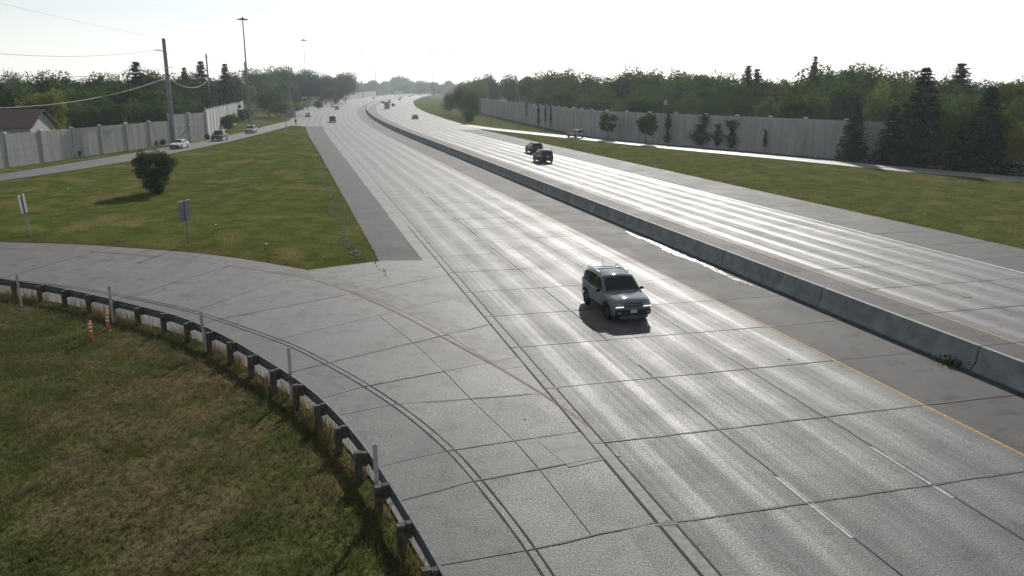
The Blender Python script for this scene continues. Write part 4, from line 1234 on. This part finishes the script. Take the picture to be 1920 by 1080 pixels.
# ------------------------------------------------------------------ masts, poles and wires
def mast(px, d, h, label, r=.33, x=None):
    t = thing('light_mast', label, 'light mast', (P(px, d) if x is None else x, d, 0), 0, 'high light masts along the highway')
    MB().tube([(0, 0, -.3), (0, 0, h * .5), (0, 0, h)], r, 10, r * .4).build('pole', 'galv_dark', t)
    MB().lathe([(.3, h - .5), (.5, h - .35), (.5, h - .15), (.3, h + .1), (.1, h + .4)], 12).build('head_ring', 'galv_dark', t)
    for k in range(6):
        a = k * math.pi / 3 + .3
        l = MB().tube([(math.cos(a) * .4, math.sin(a) * .4, h - .25), (math.cos(a) * .9, math.sin(a) * .9, h - .2)], .07, 5).build('arm', 'galv_dark', t)
        MB().box((math.cos(a) * 1.15, math.sin(a) * 1.15, h - .28), (.6, .4, .26), a).build('luminaire', 'galv', l)
mast(470, 226, 28.0, 'tallest light mast, with six lamps, right of the left wood')
mast(577, 378, 31, 'second tallest light mast above the trees behind the overhead sign', .2)
mast(681, 820, 43, 'far light mast above the distant noise wall')
mast(756, 900, 40, 'shortest of the far light masts, over the middle of the curve')
mast(812, 700, 39, 'far light mast right of the curve, left one of the pair')
mast(856, 800, 41, 'far light mast right of the curve, right one of the pair')
def wire(a, b, sag, label, r=.03, group=None):
    a, b = Vector(a), Vector(b)
    pts = [a.lerp(b, i / 30) - Vector((0, 0, 4 * sag * (i / 30) * (1 - i / 30))) - a for i in range(31)]
    t = MB().tube(pts, r, 5).build('power_line', 'wire')
    t.location = a
    return tag(t, label, 'power line', group)
up = thing('utility_pole', 'thick steel utility pole with a side arm before the left noise wall', 'utility pole', (-61.7, 149, 0))
MB().tube([(0, 0, -.3), (0, 0, 18.4)], .42, 12, .30).build('pole', 'galv_dark', up)
MB().tube([(0, 0, 16.2), (-.9, 0, 16.45), (-1.7, 0, 16.5)], .09, 6).build('arm', 'galv_dark', up)
for xx_, z in ((-1.0, 11.3), (1.05, 13.5)):
    l = MB().tube([(0, 0, z), (xx_, 0, z + .05)], .07, 6).build('arm', 'galv_dark', up); MB().lathe([(.05, 0), (.11, .05), (.05, .1), (.11, .15), (.04, .22)], 8, c=(xx_, 0, z)).build('insulator', 'delin', l)
MB().lathe([(.31, 18.4), (.3, 18.43), (0, 18.5)], 12).build('cap', 'galv', up)
NP = (-74, 42)                                   # the next pole, outside the frame
wire((-63.4, 149, 16.45), (NP[0] - 1.5, NP[1], 23.4), 5.0, 'upper cable sagging left from the arm of the thick utility pole', .035)
wire((-60.6, 149, 13.6), (NP[0] + 1.2, NP[1], 20.5), 5.0, 'middle thick cable sagging left across the dark trees', .05)
wire((-62.7, 149, 11.4), (NP[0] - 1, NP[1], 18.2), 7.0, 'lowest thick cable sagging left over the brown roof', .05)
wire((-61.7, 149, 18.4), (NP[0], NP[1], 27.5), 1.2, 'thin topmost ground wire rising left from the pole tip', .02)
p2 = thing('utility_pole', 'slim utility pole tip above the trees right of the thick pole', 'utility pole', (P(398, 222), 222, 0)); MB().tube([(0, 0, 0), (0, 0, 18.8)], .28, 10, .2).build('pole', 'galv_dark', p2); MB().box((0, 0, 17.9), (1.4, .12, .14)).build('crossarm', 'galv_dark', p2)
p3 = thing('utility_pole', 'utility pole close beside the tallest light mast', 'utility pole', (P(466, 290), 290, 0)); MB().tube([(0, 0, 0), (0, 0, 18.8)], .28, 10, .2).build('pole', 'galv_dark', p3); MB().box((0, 0, 17.9), (1.4, .12, .14)).build('crossarm', 'galv_dark', p3)
wire((-61.7, 149, 16.2), (P(398, 222), 222, 17.9), 1.6, 'cable running from the thick pole to the slim pole behind', .03)
wire((-61.7, 149, 11.6), (P(398, 222), 222, 12.0), 1.8, 'lower cable from the thick pole toward the slim pole behind', .035)
p4 = thing('utility_pole', 'small utility pole with a transformer showing over the right noise wall', 'utility pole', (P(1241, 166), 166, 0)); MB().tube([(0, 0, 0), (0, 0, 8.4)], .16, 8, .12).build('pole', 'bark', p4); MB().lathe([(.05, 6.6), (.34, 6.65), (.34, 7.5), (.1, 7.65)], 10, c=(.4, -.2, 0)).build('transformer', 'transformer', p4)
for px, d, h, lb in ((669, 900, 26, 'slender far pole left of the far light mast'), (706, 900, 28, 'slender far pole right of the far light mast')):
    t = thing('street_pole', lb, 'pole', (P(px, d), d, 0)); MB().tube([(0, 0, 0), (0, 0, h)], .4, 6, .3).build('pole', 'galv_dark', t); MB().box((0, 0, h - .4), (3, .4, .4)).build('arm', 'galv_dark', t)

# ------------------------------------------------------------------ houses
def house(label, x, y, w, dp, eave, ridge, rz, wallm, roofm, over=.5):
    t = thing('house', label, 'house', (x, y, 0), rz)
    MB().box((0, 0, eave / 2), (w, dp, eave)).add([(w / 2 - .02, -dp / 2, eave), (w / 2 - .02, dp / 2, eave), (w / 2 - .02, 0, ridge - .1), (-w / 2 + .02, -dp / 2, eave), (-w / 2 + .02, dp / 2, eave), (-w / 2 + .02, 0, ridge - .1)], [(0, 1, 2), (5, 4, 3)]).build('wall', wallm, t)
    rf = MB()
    W2, D2, th = w / 2 + over, dp / 2 + over, .16
    ez = eave - over * (ridge - eave) / (dp / 2)
    for sg in (-1, 1):
        a = [(-W2, sg * D2, ez), (W2, sg * D2, ez), (W2, 0, ridge), (-W2, 0, ridge)]
        b = [(p[0], p[1], p[2] + th) for p in a]
        rf.add(a + b, [(0, 1, 2, 3), (4, 5, 6, 7), (0, 1, 5, 4), (1, 2, 6, 5), (2, 3, 7, 6), (3, 0, 4, 7)])
    o = rf.build('roof', roofm, t); fix_normals(o.data)
    for k in (-.25, .1, .3):
        MB().box((k * w, dp * .18, eave + (ridge - eave) * .64 + .35), (.3, .3, .5)).build('roof_vent', 'black', o)
    for k in (-.3, .25):
        wd = MB().box((k * w, -dp / 2 - .03, eave * .55), (1.3, .08, 1.2)).build('window', 'trim_white', t); MB().box((k * w, -dp / 2 - .075, eave * .55), (1.1, .03, 1.0)).build('pane', 'glass', wd)
    wd = MB().box((w / 2 + .03, 0, eave * .6), (.08, 1.3, 1.2)).build('window', 'trim_white', t); MB().box((w / 2 + .08, 0, eave * .6), (.03, 1.1, 1.0)).build('pane', 'glass', wd)
house('low house with brown shingle roof behind the left noise wall', -79.6, 127, 13, 9, 4.3, 6.6, R(8), 'siding', 'roof_shingle')

# ------------------------------------------------------------------ vehicles
def prof(pts):
    X = [p[0] for p in pts]; Z = [p[1] for p in pts]
    return lambda x: float(np.interp(x, X, Z))
def make_car(name, label, spec, color, group=None, detail=True):
    """local +x is the nose; origin on the ground under the middle"""
    L, Wd, r = spec['L'], spec['W'], spec['r']
    hl, hw = L / 2, Wd / 2
    xf, xr = spec['xf'], spec['xr']
    lower, roof = prof(spec['lower']), prof(spec['roof'])
    sill, belt = spec['sill'], spec['belt']
    pm_ = PAINT[color]
    t = thing(name, label, spec['cat'], group=group)
    sq = spec.get('square', 7)
    def g(x):
        return 1 - .13 * abs(x / hl) ** sq - .02 * (x / hl) ** 2
    zs = max(p[1] for p in spec['lower'])
    def hwid(x, z):
        q = np.interp(z, [sill, sill + .18, sill + .45, belt], [.955, .99, 1.0, .955])
        return hw * g(x) * q
    ra = r * 1.17
    X = sorted(set([-hl, -hl + .05, -hl + .14, hl - .14, hl - .05, hl] + [x for x in np.linspace(-hl + .25, hl - .25, 18)] + [c + ra * math.cos(a) for c in (xf, xr) for a in np.linspace(0, math.pi, 11)]))
    X = [x for x in X if -hl <= x <= hl]
    def zbot(x):
        z = sill
        for c in (xf, xr):
            if abs(x - c) < ra:
                z = max(z, r + math.sqrt(max(0, ra * ra - (x - c) ** 2)))
        if x > hl - .2: z = max(z, sill + .12 * (1 - (hl - x) / .2))
        if x < -hl + .2: z = max(z, sill + .15 * (1 - (hl + x) / .2))
        return z
    rings = []
    for x in X:
        zb, zt = zbot(x), lower(x)
        side = []
        for k in (0, .2, .45, .7, .9, 1):
            z = zb + (zt - .03 - zb) * k
            side.append((hwid(x, z) - (.025 if k == 1 else 0), z))
        w = side[-1][0]
        tp = [(w * .8, zt + .012), (w * .35, zt + .03), (0, zt + .034)]
        half = side + tp
        ring = [(x, -a, z) for a, z in half] + [(x, a, z) for a, z in half[::-1][1:]]
        rings.append(ring)
    mb = MB().grid(rings, True)
    mb.add(rings[0], [tuple(range(len(rings[0])))]); mb.add(rings[-1], [tuple(range(len(rings[-1])))[::-1]])
    body = mb.build('body', pm_, t); fix_normals(body.data)
    # dark underside and wheel wells
    MB().box(((xf + xr) / 2, 0, sill + .16), (L * .93, Wd * .78, .34)).build('underbody', 'black', t)
    # cabin
    cx = [p[0] for p in spec['roof']]
    x0, x3 = cx[0], cx[-1]
    rw = spec.get('roofw', .80)
    ztop = max(p[1] for p in spec['roof'])
    def cw(x, z):
        k = np.clip((z - belt) / (ztop - belt), 0, 1)
        return hw * g(x) * (.945 - (.945 - rw) * k ** 1.2)
    CX = sorted(set(list(np.linspace(x0, x3, 16)) + cx))
    cr = []
    for x in CX:
        zt = max(roof(x), belt - .02)
        zb = belt - .12
        pts = [(cw(x, belt) , zb), (cw(x, belt), belt), (cw(x, belt + (zt - belt) * .55), belt + (zt - belt) * .55), (cw(x, zt) , zt - .05), (cw(x, zt) - .07, zt), (cw(x, zt) * .5, zt + .025), (0, zt + .032)]
        cr.append([(x, -a, z) for a, z in pts] + [(x, a, z) for a, z in pts[::-1][1:]])
    mb = MB().grid(cr, True)
    mb.add(cr[0], [tuple(range(len(cr[0])))]); mb.add(cr[-1], [tuple(range(len(cr[-1])))[::-1]])
    cab = mb.build('cabin', spec.get('cabmat') or pm_, t); fix_normals(cab.data)
    def screen(nm, xa, xb, inset, rows_n=5):
        rows_ = []
        for i in range(rows_n):
            x = xa + (xb - xa) * i / (rows_n - 1); z = roof(x)
            sl = (roof(x + .02) - roof(x - .02)) / .04
            n = Vector((-sl, 0, 1)).normalized() * .022
            w = max(.05, cw(x, z) - inset)
            rows_.append([(x + n.x, w * k, z + .03 * (1 - k * k) + n.z) for k in (-1, -.5, 0, .5, 1)])
        o = MB().grid(rows_, True).build(nm, 'glass', t)
        return o
    wsA, wsB = spec['ws']; screen('windshield', wsA, wsB, .1)
    rwA, rwB = spec['rw']; screen('rear_window', rwA, rwB, .1)
    for sg in (-1, 1):
        for (xa, xb) in spec['windows']:
            rows_ = []
            n = 6
            for i in range(n):
                x = xa + (xb - xa) * i / (n - 1)
                zt = min(roof(x) - .10, ztop - .11); zb = belt + .045
                if zt < zb + .02: zt = zb + .02
                rows_.append([(x, sg * (cw(x, z) + .012), z) for z in (zb, (zb + zt) / 2, zt)])
            MB().grid(rows_, True).build('side_window', 'glass', t)
    # wheels
    tyre = MB().lathe([(r * .62, -.1), (r * .9, -.115), (r, -.09), (r, .09), (r * .9, .115), (r * .62, .1), (r * .62, -.1)], 22, 'y').mesh('wheel', 'rubber')
    rimb = MB().lathe([(r * .62, -.09), (r * .62, .09)], 18, 'y')
    for k in range(5):
        a = 2 * math.pi * k / 5
        rimb.add([(math.cos(a + q) * rr, yv, math.sin(a + q) * rr) for rr, q in ((.05, -.8), (.05, .8), (r * .63, .26), (r * .63, -.26)) for yv in (.085,)], [(0, 1, 2, 3)])
        rimb.add([(math.cos(a + q) * rr, yv, math.sin(a + q) * rr) for rr, q in ((.05, -.8), (.05, .8), (r * .63, .26), (r * .63, -.26)) for yv in (-.085,)], [(3, 2, 1, 0)])
    rimb = rimb.mesh('rim', 'rim')
    hub = MB().lathe([(0, -.05), (r * .6, -.05), (r * .6, .05), (0, .05)], 14, 'y').mesh('brake_disc', 'black')
    for x in (xf, xr):
        for sg in (-1, 1):
            w = link('wheel', tyre, t); w.location = (x, sg * (hw - .135), r)
            link('rim', rimb, w)
            if detail: link('brake_disc', hub, w)
    # lamps, bumpers, plates
    fz = spec['fz']
    for sg in (-1, 1):
        o = MB().box((hl - .055, sg * hw * .66, fz), (.14, hw * .34, spec.get('lh', .15))).build('headlight', spec.get('hlmat', 'headlamp'), t); bevel_mesh(o.data, .03, 2)
        o = MB().box((-hl + .045, sg * hw * .74, spec['tz']), (.13, hw * .2, spec.get('th', .22))).build('tail_light', 'tail', t); bevel_mesh(o.data, .02, 1)
        o = MB().box((spec['mx'], sg * (hw + .10), belt + .06), (.10, .2, .14)).build('mirror', 'black', t); bevel_mesh(o.data, .03, 2)
    o = MB().box((hl - .045, 0, fz - .01), (.12, hw * .94, spec.get('lh', .15) * .95)).build('grille', 'black', t); bevel_mesh(o.data, .015, 1)
    o = MB().box((hl - .04, 0, sill + .19), (.18, hw * 1.74, .28)).build('front_bumper', spec.get('bump', 'black'), t); bevel_mesh(o.data, .05, 2)
    o = MB().box((-hl + .03, 0, sill + .24), (.16, hw * 1.5, .2)).build('rear_bumper', spec.get('bump', 'black'), t); bevel_mesh(o.data, .05, 2)
    MB().box((hl + .06, 0, sill + .25), (.012, .31, .155)).build('licence_plate', 'plate', t)
    MB().box((-hl - .04, 0, spec.get('pz', .75)), (.02, .31, .155)).build('licence_plate', 'plate', t)
    if detail:
        for x in spec['seams']:
            for sg in (-1, 1):
                rows_ = [[(x + q, sg * (hwid(x, z) + .004), z) for q in (-.006, .006)] for z in np.linspace(sill + .12, belt - .05, 6)]
                MB().grid(rows_, False).build('door_seam', 'black', t)
        for x in spec['handles']:
            for sg in (-1, 1):
                o = MB().box((x, sg * (hwid(x, belt - .12) + .015), belt - .12), (.2, .03, .035)).build('door_handle', 'black', t)
    if spec.get('rails'):
        xa, xb = spec['rails']
        for sg in (-1, 1):
            yv = sg * (hw * rw * .93)
            MB().tube([(xb, yv, roof(xb) + .01), (xb + .1, yv, ztop + .045), (xa - .1, yv, ztop + .03), (xa, yv, roof(xa) + .01)], .024, 6).build('roof_rail', spec.get('railmat', 'black'), t)
    if spec.get('clad'):
        for c in (xf, xr):
            for sg in (-1, 1):
                rows_ = []
                for a in np.linspace(-.12, math.pi + .12, 14):
                    row = []
                    for rr, e in ((ra - .01, .012), (ra + .075, .016)):
                        z = max(sill, r + rr * math.sin(a)); x = c + rr * math.cos(a)
                        row.append((x, sg * (hwid(np.clip(x, -hl, hl), z) + e), z))
                    rows_.append(row)
                MB().grid(rows_, True).build('wheel_arch_trim', 'black', t)
        for sg in (-1, 1):
            rows_ = [[(x, sg * (hwid(x, z) + .012), z) for z in (sill, sill + .12, sill + .2)] for x in np.linspace(xr + ra + .05, xf - ra - .05, 5)]
            MB().grid(rows_, True).build('sill_trim', 'black', t)
    return t
SUV_BOXY = dict(cat='suv', L=4.39, W=1.9, r=.36, xf=1.36, xr=-1.31, sill=.3, belt=1.10, square=7,
    lower=[(-2.195, .92), (-2.1, 1.08), (-1.9, 1.12), (.72, 1.12), (1.0, 1.10), (1.9, 1.02), (2.1, .97), (2.195, .86)],
    roof=[(-2.12, 1.1), (-1.93, 1.56), (-1.7, 1.69), (-1.1, 1.755), (-.4, 1.77), (.25, 1.70), (.98, 1.1)], roofw=.77, ws=(.92, .33), rw=(-2.08, -1.95),
    windows=[(-1.92, -1.22), (-1.12, -.2), (-.1, .72)], mx=.62, fz=.83, tz=.98, th=.3, lh=.17, seams=(-1.0, -.15, .85), handles=(-.85, .05), rails=(-.15, -1.65), clad=True, hlmat='headlamp', railmat='chrome', pz=.9)
SUV_ROUND = dict(cat='suv', L=4.65, W=1.88, r=.36, xf=1.4, xr=-1.36, sill=.29, belt=1.06, square=6,
    lower=[(-2.325, .88), (-2.2, 1.04), (-1.9, 1.08), (.75, 1.08), (1.1, 1.05), (1.95, .93), (2.2, .82), (2.325, .68)],
    roof=[(-2.2, 1.06), (-1.95, 1.45), (-1.65, 1.62), (-.4, 1.69), (.2, 1.63), (1.1, 1.06)], roofw=.76, ws=(1.04, .28), rw=(-2.14, -1.78),
    windows=[(-1.8, -1.15), (-1.05, -.15), (-.05, .8)], mx=.7, fz=.76, tz=.98, th=.2, seams=(-1.0, -.1, .9), handles=(-.85, .05), rails=(.0, -1.5), clad=True)
SEDAN = dict(cat='car', L=4.8, W=1.84, r=.33, xf=1.42, xr=-1.4, sill=.22, belt=.93, square=6,
    lower=[(-2.4, .78), (-2.3, .94), (-1.9, .99), (-1.2, .97), (.8, .95), (1.2, .92), (2.0, .78), (2.28, .66), (2.4, .52)],
    roof=[(-1.85, .96), (-1.1, 1.36), (-.4, 1.46), (.15, 1.42), (1.15, .93)], roofw=.72, ws=(1.08, .22), rw=(-1.78, -1.14),
    windows=[(-1.2, -.3), (-.2, .85)], mx=.72, fz=.62, tz=.84, th=.15, seams=(-1.05, -.25, .95), handles=(-.95, -.1), lh=.12)
PICKUP = dict(cat='pickup', L=5.7, W=2.0, r=.4, xf=1.85, xr=-1.7, sill=.38, belt=1.22, square=9,
    lower=[(-2.85, 1.02), (-2.78, 1.18), (-.8, 1.2), (1.2, 1.2), (1.5, 1.18), (2.6, 1.1), (2.78, 1.04), (2.85, .9)],
    roof=[(-.85, 1.2), (-.72, 1.82), (-.4, 1.9), (.5, 1.88), (1.35, 1.2)], roofw=.78, ws=(1.28, .58), rw=(-.84, -.74),
    windows=[(-.62, .2), (.3, 1.05)], mx=1.0, fz=.94, tz=.98, th=.4, seams=(-.7, .25, 1.2), handles=(-.5, .45), lh=.2, pz=.6)

def place(t, s, o, forward, z=0.0):
    """on the highway: s along, o across, forward=True when driving away from the camera"""
    p = rd(s, o); t.location = (p.x, p.y, z)
    t.rotation_euler = (0, 0, heading(s) + (0 if forward else math.pi))
    return t
def place_on(t, path, y, side, toward):
    """on a ramp centre line given as two edges"""
    A, B = path
    q = []
    for E in (A, B):
        i = int(np.abs(E[:, 1] - y).argmin()); q.append(E[i])
    c = q[0] * (1 - side) + q[1] * side
    i = int(np.abs(A[:, 1] - y).argmin()); d = A[min(i + 2, len(A) - 1)] - A[max(0, i - 2)]
    a = math.atan2(d[1], d[0])
    if (d[1] > 0) == toward: a += math.pi
    t.location = (c[0], c[1], .02); t.rotation_euler = (0, 0, a)
    return t
hero = make_car('suv', 'blue-grey boxy suv with black trim and roof rails driving toward the camera', SUV_BOXY, 'bluegrey')
place(hero, 38.5, -5.35, False, .002)
# its lit running lamps, hood lip, fog lamps and aerial
for sg in (-1, 1):
    MB().box((2.2, sg * .64, .745), (.03, .36, .035)).build('running_lamp', 'drl', hero)
    MB().box((2.26, sg * .68, .5), (.03, .12, .08)).build('fog_lamp', 'headlamp', hero)
    MB().tube([(.98, sg * .1, 1.14), (.75, sg * .55, 1.28)], .012, 4).build('wiper', 'black', hero)
MB().box((2.24, 0, .30), (.08, 1.3, .12)).build('skid_plate', 'galv', hero)
MB().tube([(-1.5, 0, 1.75), (-1.66, 0, 2.05)], .012, 5).build('aerial', 'black', hero)
MB().box((-.9, 0, 1.812), (.05, 1.3, .025)).build('roof_crossbar', 'black', hero)
MB().box((2.215, 0, .835), (.02, .9, .05)).build('grille_bar', 'galv_dark', hero)
place(make_car('suv', 'tall dark boxy suv driving away, nearest in the outbound lanes', SUV_BOXY, 'charcoal'), s_at(109), 13.9, True)
place(make_car('suv', 'dark maroon-grey suv driving away just ahead of the nearest outbound suv', SUV_ROUND, 'maroon'), s_at(124), 17.2, True)
RAMP_R, RAMP_L = (RRL, RRU), (LRL, LRU)
place_on(make_car('suv', 'pale grey suv on the exit ramp before the right noise wall', SUV_ROUND, 'silver'), RAMP_R, 168, .5, False)
place_on(make_car('car', 'pale sedan nearest on the off ramp before the left noise wall', SEDAN, 'white'), RAMP_L, 139, .5, True)
place_on(make_car('pickup', 'dark pickup on the off ramp behind the pale sedan', PICKUP, 'charcoal'), RAMP_L, 160, .5, True)
place_on(make_car('suv', 'silver suv last of the three vehicles on the off ramp', SUV_ROUND, 'silver'), RAMP_L, 186, .5, True)
far = [('car', SEDAN, 'silver', 295, -17.5, False, 'pale sedan merging at the outer edge of the oncoming lanes'), ('pickup', PICKUP, 'black', 246, -9.2, False, 'dark pickup with bright side, nearest in the distant oncoming lanes'),
       ('suv', SUV_ROUND, 'black', 387, -9.5, False, 'black suv in the distant oncoming lanes, lower of a close pair'), ('car', SEDAN, 'white', 437, -13.5, False, 'white car in the distant oncoming lanes, upper of a close pair'),
       ('suv', SUV_ROUND, 'charcoal', 760, -9.2, False, 'dark suv with pale top far along the oncoming lanes'), ('car', SEDAN, 'white', 1010, -5.5, False, 'white car very far along the oncoming lanes'), ('car', SEDAN, 'black', 1120, -9.2, False, 'black car very far along the oncoming lanes'), ('suv', SUV_ROUND, 'silver', 1260, -5.5, False, 'silver suv farthest along the oncoming lanes'),
       ('car', SEDAN, 'teal', 268, 17.6, True, 'green-grey sedan driving away alone at the outer lane of the curve'), ('suv', SUV_ROUND, 'black', 455, 17.8, True, 'black suv right of the box truck driving away'),
       ('suv', SUV_ROUND, 'charcoal', 540, 10.3, True, 'dark suv ahead and left of the box truck'), ('pickup', PICKUP, 'black', 560, 14.2, True, 'black pickup ahead and right of the box truck'),
       ('car', SEDAN, 'maroon', 690, 17.6, True, 'dark red car beyond the box truck, nearer of two'), ('car', SEDAN, 'black', 790, 14.0, True, 'black car beyond the dark red car'), ('suv', SUV_ROUND, 'navy', 930, 17.6, True, 'navy suv far along the outbound lanes'),
       ('car', SEDAN, 'charcoal', 1040, 14.0, True, 'charcoal car far along the outbound lanes'), ('suv', SUV_ROUND, 'silver', 1150, 17.8, True, 'silver suv far along the outbound lanes'), ('pickup', PICKUP, 'white', 1260, 14.0, True, 'white pickup farthest along the outbound lanes')]
for nm, sp, colr, y, o, fw, lb in far:
    t = place(make_car(nm, lb, sp, colr, 'distant traffic on the curve', False), s_at(y), o, fw)
# box truck
bt2 = thing('box_truck', 'grey box truck driving away on the far curve', 'truck', group=None)
o = MB().box((-1.4, 0, 2.1), (6.4, 2.5, 2.9)).build('cargo_box', 'truck_box', bt2); bevel_mesh(o.data, .05, 2)
for sg in (-1, 1):
    d = MB().box((-4.62, sg * .6, 2.05), (.05, 1.12, 2.6)).build('rear_door', 'truck_box', bt2); MB().tube([(-4.67, sg * .12, .9), (-4.67, sg * .12, 3.2)], .03, 5).build('lock_bar', 'galv', d)
    MB().box((-4.6, sg * 1.0, .62), (.08, .35, .2)).build('tail_light', 'tail', bt2)
    o = MB().box((3.5, sg * 1.3, 1.9), (.12, .28, .5)).build('mirror', 'black', bt2)
    MB().box((2.75, sg * 1.16, 1.75), (1.0, .03, .7)).build('side_window', 'glass', bt2)
    MB().box((4.2, sg * .85, .95), (.1, .35, .25)).build('headlight', 'headlamp', bt2)
o = MB().add([(1.9, y_, z_) for y_, z_ in ((-1.13, .55), (1.13, .55), (1.05, 2.5), (-1.05, 2.5))] + [(2.9, -1.05, 2.45), (2.9, 1.05, 2.45), (3.35, 1.1, 1.5), (3.35, -1.1, 1.5), (4.2, 1.0, 1.3), (4.2, -1.0, 1.3), (4.25, 1.1, .55), (4.25, -1.1, .55)],
    [(3, 2, 1, 0), (3, 4, 5, 2), (4, 7, 6, 5), (7, 9, 8, 6), (9, 11, 10, 8), (0, 1, 10, 11), (1, 2, 5, 6, 8, 10), (0, 11, 9, 7, 4, 3)]).build('cab', PAINT['white'], bt2); fix_normals(o.data)
MB().add([(2.95, -.95, 2.4), (2.95, .95, 2.4), (3.37, 1.0, 1.55), (3.37, -1.0, 1.55)], [(0, 3, 2, 1)]).build('windshield', 'glass', bt2)
MB().box((-.4, 0, .6), (8.2, .9, .25)).build('chassis', 'black', bt2)
MB().box((-4.6, 0, .5), (.12, 2.3, .16)).build('rear_bumper', 'black', bt2)
tw = MB().lathe([(.25, -.15), (.46, -.15), (.5, -.1), (.5, .1), (.46, .15), (.25, .15), (.25, -.15)], 18, 'y').mesh('wheel', 'rubber'); tr2 = MB().lathe([(0, -.1), (.26, -.12), (.26, .12), (0, .1)], 12, 'y').mesh('rim', 'rim')
for x in (3.1, -2.6):
    for sg in (-1, 1):
        w = link('wheel', tw, bt2); w.location = (x, sg * 1.0, .5); link('rim', tr2, w)
place(bt2, s_at(400), 13.8, True)

# ------------------------------------------------------------------ summer haze: one closed box round everything
hz = MB().box((0, 860, 24.5), (2400, 2300, 51.6)).build('haze', None)
tag(hz, kind='stuff')
hm = NT('summer_haze')
pv = hm.n('ShaderNodeVolumePrincipled')
pv.inputs['Color'].default_value = (0.84, 0.93, 1.0, 1)
pv.inputs['Density'].default_value = HAZE
pv.inputs['Anisotropy'].default_value = 0.45
hm.t.links.new(pv.outputs[0], hm.out.inputs['Volume'])
hz.data.materials.append(hm.m)
